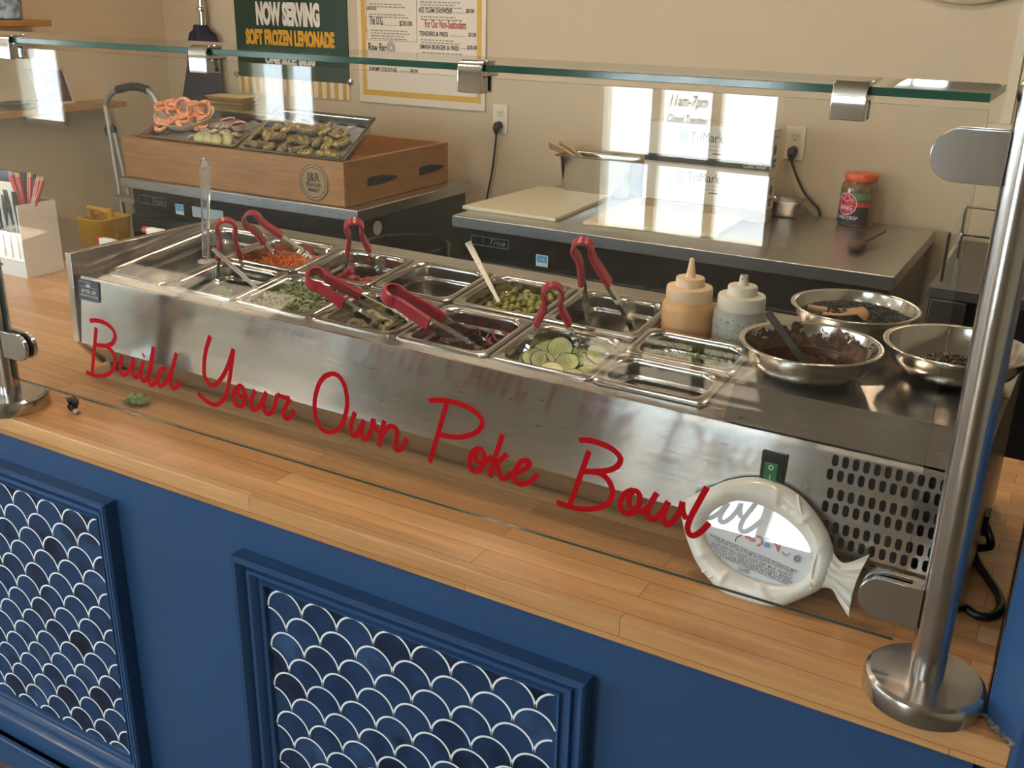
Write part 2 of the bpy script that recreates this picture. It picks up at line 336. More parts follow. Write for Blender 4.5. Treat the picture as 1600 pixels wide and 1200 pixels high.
# ================================================================== COUNTER
cw = wood('butcher block', '#d9aa75', '#a8713e', 'X', (.62, .042), .27)
ct = MB(); cp = [V((-3, -.267, 0)), V((1.688, -.267, 0)), V((1.656, -.231, 0)), V((1.656, .525, 0)), V((-3, .525, 0))]
tag(ct.prism(cp, (0, 0, -.038), (0, 0, 0)).build('countertop', cw, bevel=.0025), 'long pale butcher block worktop on the blue counter', 'countertop')
co = empty('serving_counter', (.6, -.25, FL), 'blue painted counter front with fish scale tile panels', 'counter')
MB().box((-3, -.252, FL), (1.656, .30, -.0381)).build('carcass', BLUE(), co)
tile_m = [P('blue tile %d' % i, c, .2, 0, v*1.15, 20) for i, (c, v) in enumerate((('#223d62', .15), ('#1d3557', .35), ('#274264', .55), ('#1a2b47', .6)))]
grout = P('white grout', '#eef4f4', .7)
def panel(x0, x1, z0, z1, seed):
    rnd = random.Random(seed); y = -.252
    # tile field
    mb = MB(); mb.box((x0, y-.003, z0), (x1, y, z1), 3)
    p = .0695; q = .0386; R = p/2; rows = int((z1-z0)/q)+3
    def clip(pts):
        return [V((min(max(a.x, x0), x1), a.y, min(max(a.z, z0), z1))) for a in pts]
    for j in range(rows):
        zc = z1-.037-j*q; n = int((x1-x0)/p)+2
        for i in range(-1, n):
            cx = x0+.036+i*p+(p/2 if j % 2 else 0)
            arc = [V((cx-R*math.cos(math.pi*k/16), 0, zc+R*math.sin(math.pi*k/16)*1.02)) for k in range(17)]
            poly = [V((a.x, y-.0042-.00002*j, a.z)) for a in arc+[V((cx, 0, zc-q*1.05))]]
            c = clip(poly)
            if max(a.x for a in c)-min(a.x for a in c) < .004 or max(a.z for a in c)-min(a.z for a in c) < .004: continue
            d = []
            for a in c:
                if not d or (a-d[-1]).length > 1e-5: d.append(a)
            if len(d) > 3: mb.add(d, [tuple(range(len(d)))], rnd.choice((0, 0, 1, 1, 2, 3)))
            inner = [a for a in arc if x0 <= a.x <= x1 and z0 <= a.z <= z1]
            for s0, s1 in zip(inner, inner[1:]):
                if (s1-s0).length > R*.4: continue
                t = V((cx, 0, zc)); w0 = (s0-t).normalized()*.0016; w1 = (s1-t).normalized()*.0016; Y = V((0, y-.00425-.00002*j, 0))
                mb.add([s0-w0+Y, s0+w0+Y, s1+w1+Y, s1-w1+Y], [(0, 1, 2, 3)], 4)
    tp = mb.build('tile_panel', tile_m+[grout], co, smooth=0)
    # moulding: a stepped section mitred round the field
    mo = MB(); w = .048
    sec = [(0, 0), (.002, .010), (.006, .012), (.008, .006), (.013, .007), (.0155, .013), (.021, .019), (.0265, .0195), (.0285, .012), (.033, .0125), (.036, .020), (.041, .028), (.047, .0295), (w+.002, .025), (w+.002, 0)]
    L = [[V((cx+sx*o, y-h, cz+sz*o)) for o, h in sec] for cx, cz, sx, sz in ((x0, z0, -1, -1), (x1, z0, 1, -1), (x1, z1, 1, 1), (x0, z1, -1, 1))]
    L.append(L[0]); mo.loops(L, 0, closed=True); mo.build('panel_moulding', BLUE(), co, smooth=25)
panel(.632, 1.153, -.675, -.158, 4); panel(-.280, .241, -.675, -.152, 9)
MB().box((-3, -.266, FL), (1.656, -.252, -.80)).box((-3, -.272, -.815), (1.656, -.252, -.80)).build('kick_board', BLUE(), co, bevel=.003)
# ================================================================== SNEEZE GUARD
YP = -.225
gd = empty('sneeze_guard', (.79, YP, 0), 'clear glass sneeze guard on two steel posts in front of the food', 'sneeze guard')
gl = glass_mat('clear pane', (.975, .985, .98), .04, .003)
ge = P('green glass edge', '#255040', .12, 0, .35, 12, spec=.5); ged = P('dark glass edge', '#3a4a42', .15)
pane = MB().box((.022, YP-.003, .058), (1.551, YP+.003, .633))
pane.m = [1, 1, 0, 1, 0, 1]; pane = pane.build('front_pane', [gl, ged], gd, smooth=0)
sh = MB().box((-1.4, -.236, .6405), (1.551, -.092, .6485)); sh.m = [0, 0, 1, 1, 1, 1]; sh.build('top_shelf', [gl, ge], gd, smooth=0, bevel=.0006)
p2 = MB().box((-1.4, YP-.003, .058), (-.022, YP+.003, .633)); p2.m = [1, 1, 0, 1, 0, 1]; p2.build('left_pane', [gl, ged], gd, smooth=0)
LET = {
 'Build': (4.4444, 120, 480, [[(134,143),(125,250),(114,360),(106,462)],[(90,94),(140,92),(200,112),(248,152),(266,205),(248,248),(205,268),(135,262)],[(135,262),(200,272),(245,305),(266,360),(258,420),(222,462),(170,478),(110,470),(65,450)],
   [(312,335),(304,395),(300,440),(314,468),(342,464),(374,420),(396,352)],[(394,360),(386,420),(390,465),(408,488),(432,470),(452,420),(464,376)],[(464,376),(446,440),(446,490),(468,512),(494,484),(516,420),(532,275)],[(532,275),(508,420),(498,500),(510,538),(536,532),(562,495),(590,440)],[(622,428),(600,424),(576,450),(562,500),(574,545),(602,538),(634,488),(660,430)],[(692,320),(666,420),(650,510),(660,555),(686,560),(714,518)],[(458,336),(468,330)]]),
 'Your': (4.4444, 120, 480, [[(926,200),(896,300),(884,400),(888,480),(918,530),(958,540),(1000,500),(1044,420),(1088,290)],[(1088,290),(1074,400),(1060,500),(1042,590),(1010,650),(960,678),(900,650),(842,596)],
   [(1140,545),(1104,568),(1088,620),(1102,672),(1140,688),(1166,655),(1168,600),(1150,556),(1128,548),(1116,585),(1136,618),(1190,618)],[(1238,575),(1214,640),(1210,690),(1232,712),(1268,688),(1296,630),(1318,590)],[(1314,595),(1296,660),(1302,720),(1332,742),(1362,715),(1384,650),(1392,603)],[(1392,603),(1424,622),(1480,632)],[(1480,632),(1446,700),(1436,745),(1452,772),(1482,762),(1510,714)]]),
 'Own': (4, 460, 560, [[(236,94),(186,116),(146,180),(126,280),(136,380),(176,445),(230,462),(286,430),(320,350),(330,260),(312,165),(276,110),(236,94)],[(378,336),(356,410),(354,465),(374,484),(402,456),(434,384)],[(434,384),(420,450),(426,498),(448,504),(476,456),(494,376)],[(494,376),(502,430),(536,470)],[(562,388),(544,470),(526,550)],[(536,500),(575,440),(610,425),(640,448),(636,510),(628,550),(646,574),(676,556),(700,498)]]),
 'Poke': (4, 460, 560, [[(952,280),(900,460),(845,650)],[(838,265),(920,262),(1020,280),(1110,320),(1163,370),(1174,410),(1145,455),(1080,485),(1000,492),(908,476)],[(1150,560),(1110,590),(1094,650),(1108,695),(1150,703),(1184,660),(1186,600),(1164,566),(1140,580),(1130,620),(1150,648),(1195,645),(1236,612)],[(1302,474),(1266,580),(1236,680),(1220,742)],[(1330,598),(1276,646),(1242,678)],[(1242,678),(1274,686),(1286,735),(1312,752),(1350,722)],[(1350,722),(1420,704),(1466,668),(1460,640),(1420,645),(1386,690),(1372,740),(1392,778),(1432,784),(1482,762),(1520,722)]]),
 'Bowl': (5.3333, 840, 660, [[(428,238),(372,400),(268,684)],[(345,148),(440,152),(550,186),(640,236),(690,300),(668,360),(600,396),(500,408),(380,408)],[(380,408),(500,420),(580,470),(620,550),(620,620),(580,680),(500,714),(400,724),(280,706),(158,664)],[(800,562),(730,592),(690,660),(696,720),(740,760),(800,745),(846,680),(850,612),(820,572),(776,590),(762,650),(770,700),(810,726),(880,740),(925,700)],[(995,588),(940,680),(915,750),(930,800),(972,804),(1032,750),(1090,660)],[(1090,660),(1052,760),(1054,830),(1092,850),(1142,808),(1190,730),(1208,660)],[(1208,660),(1210,740),(1240,808)],[(1412,540),(1340,670),(1272,800),(1250,880),(1268,934),(1312,940),(1372,900),(1432,836)]])}
redv = P('red vinyl', '#a81218', .6, spec=.04)
for wd, (sc, ox, oy, strokes) in LET.items():
    mb = MB()
    for k, st in enumerate(strokes):
        pts = smooth_path([ony(ox+x/sc, oy+y/sc, YP-.0036) for x, y in st], 6)
        n = len(pts); Lp = []; w = .0076
        for i, p in enumerate(pts):
            t = (pts[min(i+1, n-1)]-pts[max(i-1, 0)]); t.y = 0; t.normalize(); q = V((-t.z, 0, t.x))*w/2; yo = V((0, -.00002*k-.000003*i, 0))
            Lp.append([p+q+yo, p-q+yo, p-q+yo+V((0, .0004, 0)), p+q+yo+V((0, .0004, 0))])
        mb.loops(Lp, 0, True, True)
    mb.build('vinyl_word', redv, pane, smooth=0)
def post(x, label_parts):
    MB().tube([(x, YP, .012), (x, YP, .655)], .0188, 32).lathe([(.0188, .655), (.019, .658), (.016, .662), (.0001, .663)], (x, YP, 0), 32).build('post', ST_POST(), gd)
    MB().lathe([(.064, 0), (.0645, .002), (.0645, .019), (.063, .023), (.059, .0265), (.022, .028), (.0205, .0281)], (x, YP, 0), 56).build('base_flange', ST_POST(), gd, smooth=25)
def clamp(xp, z, s):
    # D-shaped jaw: flat end on the post, round end out along the pane
    for dy0, dy1 in ((-.0125, -.005), (.005, .0125)):
        r = .0245; x0 = xp+s*.0165; x1 = xp+s*.058
        pl = [V((x0, 0, z-r))]+[V((x1+s*r*math.sin(a*math.pi/14), 0, z-r*math.cos(a*math.pi/14))) for a in range(15)]+[V((x0, 0, z+r))]
        j = MB().prism(pl, (0, YP+dy0, 0), (0, YP+dy1, 0)).build('clamp_jaw', ST_POST(), gd, bevel=.0012)
    r = .022; pl = [V((xp+s*.03, 0, z-r))]+[V((xp+s*.056+s*r*math.sin(a*math.pi/14), 0, z-r*math.cos(a*math.pi/14))) for a in range(15)]+[V((xp+s*.03, 0, z+r))]
    MB().prism(pl, (0, YP-.0051, 0), (0, YP-.0031, 0)).prism(pl, (0, YP+.0031, 0), (0, YP+.0051, 0)).build('rubber_pad', BLACK(), gd)
    MB().box((min(xp+s*.0165, xp+s*.03), YP-.005, z-.023), (max(xp+s*.0165, xp+s*.03), YP+.005, z+.023)).build('clamp_block', ST_POST(), gd)
post(1.5905, 0); post(0.0, 0)
clamp(1.5905, .5915, -1); clamp(1.5905, .111, -1); clamp(0.0, .126, 1); clamp(0.0, .5915, 1); clamp(0.0, .126, -1)
for xc in (.155, .568, 1.000, 1.428):
    mb = MB(); w = .0165
    sec = [V((0, -.212, .6525)), V((0, -.234, .6525)), V((0, -.2405, .6500)), V((0, -.2435, .6445)), V((0, -.2435, .6165)), V((0, -.2395, .6165)), V((0, -.2395, .636)), V((0, -.2375, .639)), V((0, -.2395, .643)), V((0, -.2375, .6487)), V((0, -.212, .6487))]
    mb.prism(sec, (xc-w, 0, 0), (xc+w, 0, 0))
    mb.box((xc-w, -.2395, .6345), (xc+w, -.205, .6400)); mb.box((xc-w, -.2395, .6165), (xc+w, -.2283, .6345)); mb.box((xc-w, -.2216, .6165), (xc+w, -.2186, .6345))
    mb.build('shelf_clip', CHROME(), gd, bevel=.001)
# ================================================================== COLD PREP RAIL
PW, PD = .1785, .1605
rail = empty('prep_rail', (0, 0, 0), 'long stainless refrigerated topping rail standing on the counter', 'prep rail', rot=(0, 0, BE))
def ub(mb):       # builder in rail coordinates -> world
    mb.v = [RAILM@p for p in mb.v]; return mb
BL_ = .3595
end = [V((0, -.043, .246)), V((0, -.0495, .070)), V((0, -.006, .012)), V((0, BL_, .012)), V((0, BL_, .246))]
ub(MB().prism(end, (-.0405, 0, 0), (-.0235, 0, 0))).build('end_plate', ST_FLECK(), rail, bevel=.0015)
fsec = [V((0, -.035, .2025)), V((0, -.047, .068)), V((0, .004, .012)), V((0, .008, .012)), V((0, -.043, .069)), V((0, -.031, .2025))]
VX0, VX1 = 1.412, 1.602
ub(MB().prism(fsec, (-.0232, 0, 0), (VX0, 0, 0))).build('front_panel', ST_FRONT(), rail, smooth=20, uvx=True)
# pierced grille: flat face and chamfer face filled round their slots
def pierced(x0, x1, l, slots, toP):
    bm = bmesh.new(); ed = []
    def ring(pts):
        vv = [bm.verts.new(toP(x, y)) for x, y in pts]
        for i in range(len(vv)): ed.append(bm.edges.new((vv[i], vv[(i+1) % len(vv)])))
    ring([(x0, 0), (x1, 0), (x1, l), (x0, l)])
    for cx, cy, w, h in slots:
        r = w/2; ring([(cx+r*math.cos(a*math.pi/5), cy+h/2-r+r*math.sin(a*math.pi/5)) for a in range(6)]+[(cx-r*math.cos(a*math.pi/5), cy-h/2+r-r*math.sin(a*math.pi/5)) for a in range(6)])
    bmesh.ops.triangle_fill(bm, use_beauty=True, use_dissolve=False, edges=ed)
    bm.verts.index_update(); vs_ = [v.co.copy() for v in bm.verts]; fs_ = [tuple(v.index for v in f.verts) for f in bm.faces]; bm.free(); return vs_, fs_
mb = MB(); sl = []
for r, z in enumerate((.186, .1665, .1415, .1222, .0968, .0778)):
    for c in range(13): sl.append((1.4345+c*.01285-(r % 2)*.0035+(r//2)*.0006, z-.066, .0078, .0158))
vs_, fs_ = pierced(VX0, VX1, .1365, sl, lambda x, y: V((x, -.047+.012*y/.1365, .068+y*.9853))); mb.add(vs_, fs_)
dc = V((0, .051, -.056)).normalized(); sl = [(1.4345+c*.01285, t, .0078, .0125) for t in (.018, .040) for c in range(13)]
vs_, fs_ = pierced(VX0, VX1, .0757, sl, lambda x, y: V((x, -.047, .068))+dc*y); mb.add(vs_, fs_)
g = ub(mb).build('vent_grille', steel('grille steel', (.50, .485, .47), .17, (1.2, 60, 60), .9, False, .03), rail, smooth=0, uvx=True)
sd = g.modifiers.new('thick', 'SOLIDIFY'); sd.thickness = .0016; sd.offset = 0
inn = [V((0, -.030, .199)), V((0, -.030, .069)), V((0, .012, .016)), V((0, .10, .016)), V((0, .10, .199))]
ub(MB().prism(inn, (1.405, 0, 0), (1.592, 0, 0))).build('interior_box', P('dark condenser', '#0c0b0a', .7), rail)  # black box behind the slots, its colour stands in for the shade inside
# base, back and well
ub(MB().box((-.0232, .013, .0125), (1.592, BL_-.004, .02)).box((-.0232, BL_-.004, .0125), (1.592, BL_, .244))).build('base_pan', ST_TOP(), rail)
mb = MB()
lq = lambda a, b: mb.add([PP(u, v, h) for u, v, h in ((a[0], a[1], a[2]), (b[0], a[1], a[2]), (b[0], b[1], a[2]), (a[0], b[1], a[2]), (a[0], a[1], b[2]), (b[0], a[1], b[2]), (b[0], b[1], b[2]), (a[0], b[1], b[2]))],
     [(3, 2, 1, 0), (4, 5, 6, 7), (0, 1, 5, 4), (1, 2, 6, 5), (2, 3, 7, 6), (3, 0, 4, 7)])
EU = PW*7+.002
lq((-.0232, -.0345, -.0045), (1.288, .0055, -.003)); lq((-.0232, .312, -.0045), (1.60, .3615, -.003)); lq((-.0232, .0055, -.0045), (.004, .312, -.003)); lq((EU-.006, .0055, -.0045), (1.288, .312, -.003))
mb.build('pan_ledge', ST_TOP(), rail, bevel=.0006)
mb = MB()
for k in range(1, 7): lq((k*PW-.005, .0055, -.014), (k*PW+.003, .312, -.006))
lq((PW, PD-.006, -.015), (PW*6, PD+.002, -.0065)); lq((PW*6, .2035, -.015), (EU, .2095, -.0065))
mb.build('divider_bars', ST_TOP(), rail)
mb = MB()
L = [[PP(u, v, h) for u, v in ((.004, .0055), (EU-.006, .0055), (EU-.006, .312), (.004, .312))] for h in (-.005, -.155)]
mb.loops(L, 0, False, True); mb.build('cold_well', ST_PAN(), rail, smooth=0)
# compressor cover on the right
cv = [V((0, -.0375, .2065)), V((0, -.0005, .2470)), V((0, .362, .2470)), V((0, .362, .2445)), V((0, .0005, .2445)), V((0, -.0345, .2065))]
ub(MB().prism(cv, (1.2845, 0, 0), (1.6035, 0, 0))).build('compressor_cover', ST_FLECK(), rail, smooth=10)
rs = [V((0, -.035, .204)), V((0, -.047, .068)), V((0, .004, .012)), V((0, BL_, .012)), V((0, BL_, .2444)), V((0, .002, .2444))]
ub(MB().prism(rs, (1.593, 0, 0), (1.6025, 0, 0))).build('side_panel', ST_TOP(), rail, bevel=.001)
ls = [V((0, -.034, .2)), V((0, .0, .2435)), V((0, .35, .2435)), V((0, .35, .2))]
ub(MB().prism(ls, (1.287, 0, 0), (1.291, 0, 0))).build('inner_panel', ST_TOP(), rail)
for u in (.0, 1.575):
    for v in (.020, .33): ub(MB().lathe([(.0195, 0), (.0205, .002), (.0205, .0122), (.012, .0125)], (u, v, 0), 24)).build('foot', P('rubber foot', '#1b1b1a', .6), rail)
sw = ub(MB().box((1.343, -.0425, .132), (1.376, -.0345, .179)).box((1.345, -.0445, .135), (1.374, -.0425, .176))).build('power_switch', BLACK(), rail, bevel=.0012)
gm = P('green rocker', (.008, .16, .05), .25, emit=.05)
ub(MB().box((1.349, -.0465, .140), (1.367, -.0445, .166))).build('rocker', gm, sw, bevel=.001)
mb = MB(); mb.lathe([(.0022, 0), (.0034, 0), (.0034, .0005), (.0022, .0005), (.0022, 0)], (1.358, -.0466, .160), 16, 0, Mx.Rotation(math.pi/2, 4, 'X')).box((1.3575, -.0470, .1425), (1.3585, -.0464, .149)); ub(mb).build('switch_mark', WHITE(), sw)
bd = ub(MB().prism([V((-.0185+a.x+.030, -.0394-.0885*-(a.y), .1770+a.y)) for a in rrect(.060, .040, .004, 0, 4)], (0, 0, 0), (0, .0025, 0))).build('brand_badge', P('navy badge', '#1d2b49', .35), rail)
mb = MB(); G = lambda u, z: frame(V((u, -.0396+.0885*(z-.177), z)), (1, 0, 0), (0, .0885, 1))
text_mesh('arctic air', G(.0125, .1715), .0145, mb, 0, sx=.85, bold=.012); text_mesh('COMMERCIAL FREEZER', G(.0125, .1645), .006, mb, 0, sx=.82)
sun_ = [V((.0115+(.011 if k % 2 else .0045)*math.cos(math.pi*k/12), -.0394, .1838+(.008 if k % 2 else .0042)*math.sin(math.pi*k/12))) for k in range(13)]
mb.add(sun_, [tuple(range(13))]); mb.box((-.012, -.0393, .1830), (.036, -.0385, .1834)).box((-.015, -.0386, .1925), (.02, -.0378, .1930)); ub(mb).build('badge_print', WHITE(), bd, smooth=0)
# ------------------------------------------------------------------ pans
def pan_mesh(w, d, depth, name='food_pan'):
    mb = MB(); L = []
    for ins, z, r in ((.0008, -.0055, .012), (0, -.0025, .012), (.0008, .0002, .012), (.003, .0012, .011), (.0115, .0008, .022), (.0135, -.0006, .026), (.0148, -.005, .028), (.0150, -.007, .028), (.0156, -.0225, .028), (.0158, -.0245, .028), (.0186, -.0275, .028), (.0194, -.0305, .028), (.0195, -.033, .028), (.0211, -depth+.017, .026), (.0214, -depth+.013, .026), (.0245, -depth+.005, .024), (.0320, -depth+.0004, .02), (.0335, -depth, .019), (.038, -depth, .016)):
        L.append(rrect(w-2*ins, d-2*ins, r, z, 6))
    mb.loops(L, 0, False, True); Lo = []
    for ins, z, r in ((.0008, -.0055, .012), (.0105, -.002, .02), (.0136, -.007, .026), (.0140, -.026, .027), (.0165, -.0315, .028), (.0192, -depth+.010, .026), (.0285, -depth-.0014, .02)): Lo.append(rrect(w-2*ins, d-2*ins, r, z, 6))
    mb.loops(Lo, 0, False, True)
    return mb.build(name, ST_PAN(), smooth=45)
def place(o, u, v, h=.0, rz=0): o.matrix_world = Mx.Translation(PP(u, v, h))@PANM@Mx.Rotation(rz, 4, 'Z'); return o
third = tag(place(pan_mesh(.1765, .318, .10), PW*.5-.002, .157), 'long empty steel pan at the left end of the rail', 'food pan')
sp = pan_mesh(.1765, .1585, .10); SIX = 'sixth size steel pans in the rail'
FRONT = ['steel pan with a few green leaves in dark liquid', 'steel pan filled with pale green shredded salad', 'steel pan of pale pickled slices under lying tongs', 'steel pan of dark red pickled onions in front row', 'steel pan filled with cucumber slices']
BACK = ['steel pan of shredded carrots at the back', 'steel pan of diced red fish at the back', 'empty steel pan in the back row left of the edamame', 'steel pan filled with edamame beans', 'nearly empty steel pan holding one cucumber slice']
for k in range(5):
    for row, lab in ((0, FRONT[k]), (1, BACK[k])):
        o = sp if (k, row) == (0, 0) else dup(sp, Mx.Identity(4))
        place(o, PW*(k+1.5), (.0765 if row == 0 else .2385), .0006*((k*3+row) % 3)); tag(o, lab, 'food pan', SIX)
np_ = pan_mesh(.1765, .1045, .10); place(np_, PW*6.5-.001, .0475, .0035); tag(np_, 'narrow nearly empty steel pan at the front right corner of the rail', 'food pan', 'narrow steel pans')
n2 = dup(np_, Mx.Identity(4)); place(n2, PW*6.5+.001, .1545, .0035); tag(n2, 'narrow steel pan of microgreens in front of the sauce bottles', 'food pan', 'narrow steel pans')
# ------------------------------------------------------------------ tongs
redg = P('red vinyl grip', '#a0122b', .32, sss=0)
def tongs(a, t1, t2, va, h1, h2, label, ring=.0155, frac=.52, wid=.0235):
    A = pxv(*a, va); T1 = pxh(*t1, h1); T2 = pxh(*t2, h2); Mid = (T1+T2)/2; ax = (Mid-A).normalized(); Ln = (Mid-A).length
    sd = (T2-T1); sd = (sd-ax*sd.dot(ax)).normalized(); nr = ax.cross(sd).normalized()
    root = empty('tongs', Mid, label, 'tongs', 'red handled tongs')
    c = A+ax*ring
    arc = [c+(-ax*math.cos(t)+sd*math.sin(t))*ring for t in [math.radians(q) for q in range(-128, 129, 16)]]
    def armpt(T, s, f):
        n0 = c+ax*ring*1.5+sd*s*ring*.80
        return n0.lerp(T, f)
    fr1 = [i/8 for i in range(1, 9)]; fe = (frac*Ln-2.5*ring)/(Ln-2.5*ring); fe = max(.35, fe)
    left = [armpt(T1, -1, fe*f) for f in [1, .75, .5, .25, .05]]; right = [armpt(T2, 1, fe*f) for f in [.05, .25, .5, .75, 1]]
    path = smooth_path(left+arc+right, 3); n = len(path)
    mb = MB(); L = []
    for i, p in enumerate(path):
        t = (path[min(i+1, n-1)]-path[max(i-1, 0)]).normalized(); q = nr; b = t.cross(q).normalized()
        e = abs(i-(n-1)/2)/((n-1)/2); w = wid*(.92+.16*e); th = .0018+.0016*e
        o = b*(-1)  # outside
        L.append([p+q*w/2+b*.001, p+q*w*.42-b*(th+.0012), p-q*w*.42-b*(th+.0012), p-q*w/2+b*.001, p-q*w*.40+b*(.0018+.0030*e), p+q*w*.40+b*(.0018+.0030*e)])
    mb.loops(L, 0, True, True); mb.build('grip', redg, root, smooth=40)
    for T, s in ((T1, -1), (T2, 1)):
        pts = [armpt(T, s, fe-.06+(1.0-fe+.06)*k/14) for k in range(15)]; mb = MB(); L = []
        d = (T-pts[0]).normalized(); b0 = d.cross(nr).normalized()*(-s)   # towards outside
        for k, p in enumerate(pts):
            e = k/14; w = wid*(.84+.25*e)
            if e > .5: w += .0028*math.sin(k*math.pi*.95)
            if k == 14: w *= .6
            dp = .0048 if e < .55 else .0048+.004*(e-.55)
            cv_ = p+b0*(-.010*max(0, e-.6)**1.4)
            L.append([cv_+nr*w/2-b0*dp, cv_+nr*w*.36+b0*.0005, cv_-nr*w*.36+b0*.0005, cv_-nr*w/2-b0*dp, cv_-nr*w*.34-b0*.0007, cv_+nr*w*.34-b0*.0007])
        mb.loops(L, 0, True, True); mb.build('arm', CHROME(), root, smooth=40, )
tongs((352, 344), (335, 452), (391, 445), .115, -.045, -.045, 'red handled tongs standing upright in the pan of green leaves', .0175)
tongs((384, 336), (433, 408), (490, 402), .215, -.028, -.022, 'red handled tongs in the shredded carrots', .0165)
tongs((551, 346), (536, 430), (597, 425), .235, -.035, -.035, 'red handled tongs standing in the diced red fish', .0155)
tongs((482, 428), (590, 512), (640, 503), .035, -.018, -.022, 'red handled tongs lying over the pale pickled slices', .017, .50)
tongs((602, 453), (726, 543), (766, 542), .035, -.018, -.030, 'red handled tongs lying over the dark red pickled onions', .017, .56)
tongs((864, 446), (812, 556), (914, 555), .085, -.030, -.030, 'red handled tongs standing in the cucumber slices', .0145, .42)
tongs((905, 377), (916, 503), (995, 512), .225, -.045, -.050, 'red handled tongs standing in the pan with one cucumber slice', .0155, .45)
# ------------------------------------------------------------------ pan contents
def inpan(k, row, x, y, h): return PP(PW*(k+1.5)+x, (.0765 if row == 0 else .2385)+y, h)
def liquid(k, row, h, m, name, label, cat, w=.124, d=.106):
    mb = MB(); L = [[PP(PW*(k+1.5)+a.x, (.0765 if row == 0 else .2385)+a.y, h) for a in rrect(w*s, d*s, .022, 0, 5)] for s in (1.0, .5)]
    mb.loops(L, 0, False, True); return tag(mb.build(name, m), label, cat, None)
def leaf(M, s, m, name='leaf', curl=.3):
    mb = MB(); L = []
    for i in range(7):
        t = i/6; w = s*.42*math.sin(math.pi*(.06+.9*t))**.8; L.append([M@V((s*t-s/2, w*j/2, s*.12*math.sin(t*5)+abs(j)*s*curl*.25+.1*s*math.sin(j*2+t*7))) for j in (-2, -1, 0, 1, 2)])
    L2 = [[p+V((0, 0, -.0008)) for p in l] for l in L]
    mb.loops(L, 0, closed=False); mb.loops(L2, 0, closed=False); return mb.build(name, m, smooth=60)
def rot3(): return Mx.Rotation(random.uniform(0, 6.3), 4, 'Z')@Mx.Rotation(random.uniform(-.5, .5), 4, 'X')@Mx.Rotation(random.uniform(-.5, .5), 4, 'Y')
grn = P('salad green', '#56702a', .45, 0, .3, 60); dkg = P('dark green leaf', '#2d4420', .4, 0, .3, 60)
liquid(0, 0, -.050, P('dark broth', '#12160f', .9, spec=0), 'dressing', 'dark thin dressing in the bottom of the green leaf pan', 'dressing', .134, .116)
for i in range(6):
    M = Mx.Translation(inpan(0, 0, random.uniform(-.045, .05), random.uniform(-.045, .02), -.045))@rot3()
    tag(leaf(M, random.uniform(.03, .05), (grn, dkg)[i % 2], 'salad_leaf'), 'green leaf lying in the dark dressing at the pan bottom', 'leaf', 'leaves in the dressing')
def shreds(k, row, n, h0, h1, m, name, label, cat, w=.062, d=.052, r=.0013, ln=.035, mound=.5, flat=1.0, curl=1.0):
    mb = MB(); rnd = random.Random(k*7+row)
    for i in range(n):
        x = rnd.uniform(-w, w); y = rnd.uniform(-d, d); top = h0+(h1-h0)*(1-mound*((x/w)**2+(y/d)**2)/2)
        h = top-abs(rnd.gauss(0, .006)); a = rnd.uniform(0, 6.3); b = rnd.uniform(-.6, .6); p = [];
        l = ln*rnd.uniform(.6, 1.2)
        for t in (-.5, -.25, 0, .25, .5):
            aa = a+b*curl*t*3; px_ = max(-.066, min(.066, x+l*t*math.cos(aa))); py_ = max(-.056, min(.056, y+l*t*math.sin(aa)))
            p.append(inpan(k, row, px_, py_, h+rnd.uniform(-.003, .003)+.006*math.sin(t*4+i)))
        mb.tube(p, r*rnd.uniform(.7, 1.3), 5, rnd.randrange(len(m)), flat)
    mb.box((-.055, -.045, -.095), (.055, .045, h0-.012), 0, Mx.Translation(inpan(k, row, 0, 0, 0))@PANM)
    return tag(mb.build(name, m, smooth=50), label, cat, None, 'stuff')
shreds(1, 0, 480, -.026, -.004, [P('olive green shred', '#6b7a3c', .5), P('pale shred', '#878b52', .5), P('olive shred', '#7d8055', .5), P('celadon shred', '#989a68', .5)], 'shredded_salad', 'heap of pale green shredded salad in a front pan', 'salad', r=.0022, ln=.032, flat=.6)
shreds(0, 1, 340, -.046, -.016, [P('carrot orange', '#e57a1c', .4), P('carrot deep', '#d25f12', .4)], 'shredded_carrot', 'bright orange shredded carrot heap in a back pan', 'carrot', r=.0012, ln=.045)
shreds(3, 0, 110, -.050, -.030, [P('pickled onion red', '#5b0f18', .25), P('pickled onion light', '#8a2230', .25)], 'pickled_onion', 'dark red pickled onion strips in a front pan', 'onion', r=.0022, ln=.05, flat=.5, curl=1.6)
for i, (x, y) in enumerate(((.02, .052), (.05, .045))):
    mb = MB(); mb.tube(smooth_path([inpan(3, 0, x+.0+.03*t, y-.014*math.sin(t*3)*1.2, -.016-.02*t) for t in (0, .33, .66, 1)], 4), .0018, 6)
    tag(mb.build('onion_strip', P('pickled onion light', '#8a2230')), 'thin red onion strip clinging to the pan wall', 'onion', 'onion strips on the pan wall')
ptn = [P('pickle pale', '#a59a6c', .35, 0, .3, 120), P('pickle olive', '#837c4a', .35, 0, .3, 120)]
mb = MB(); mb.box((-.058, -.048, -.095), (.058, .048, -.042), 0, Mx.Translation(inpan(2, 0, 0, 0, 0))@PANM); tag(mb.build('pickle_brine', P('brine dark', '#3d3a20', .2)), 'dark brine under the pale pickled slices', 'brine')
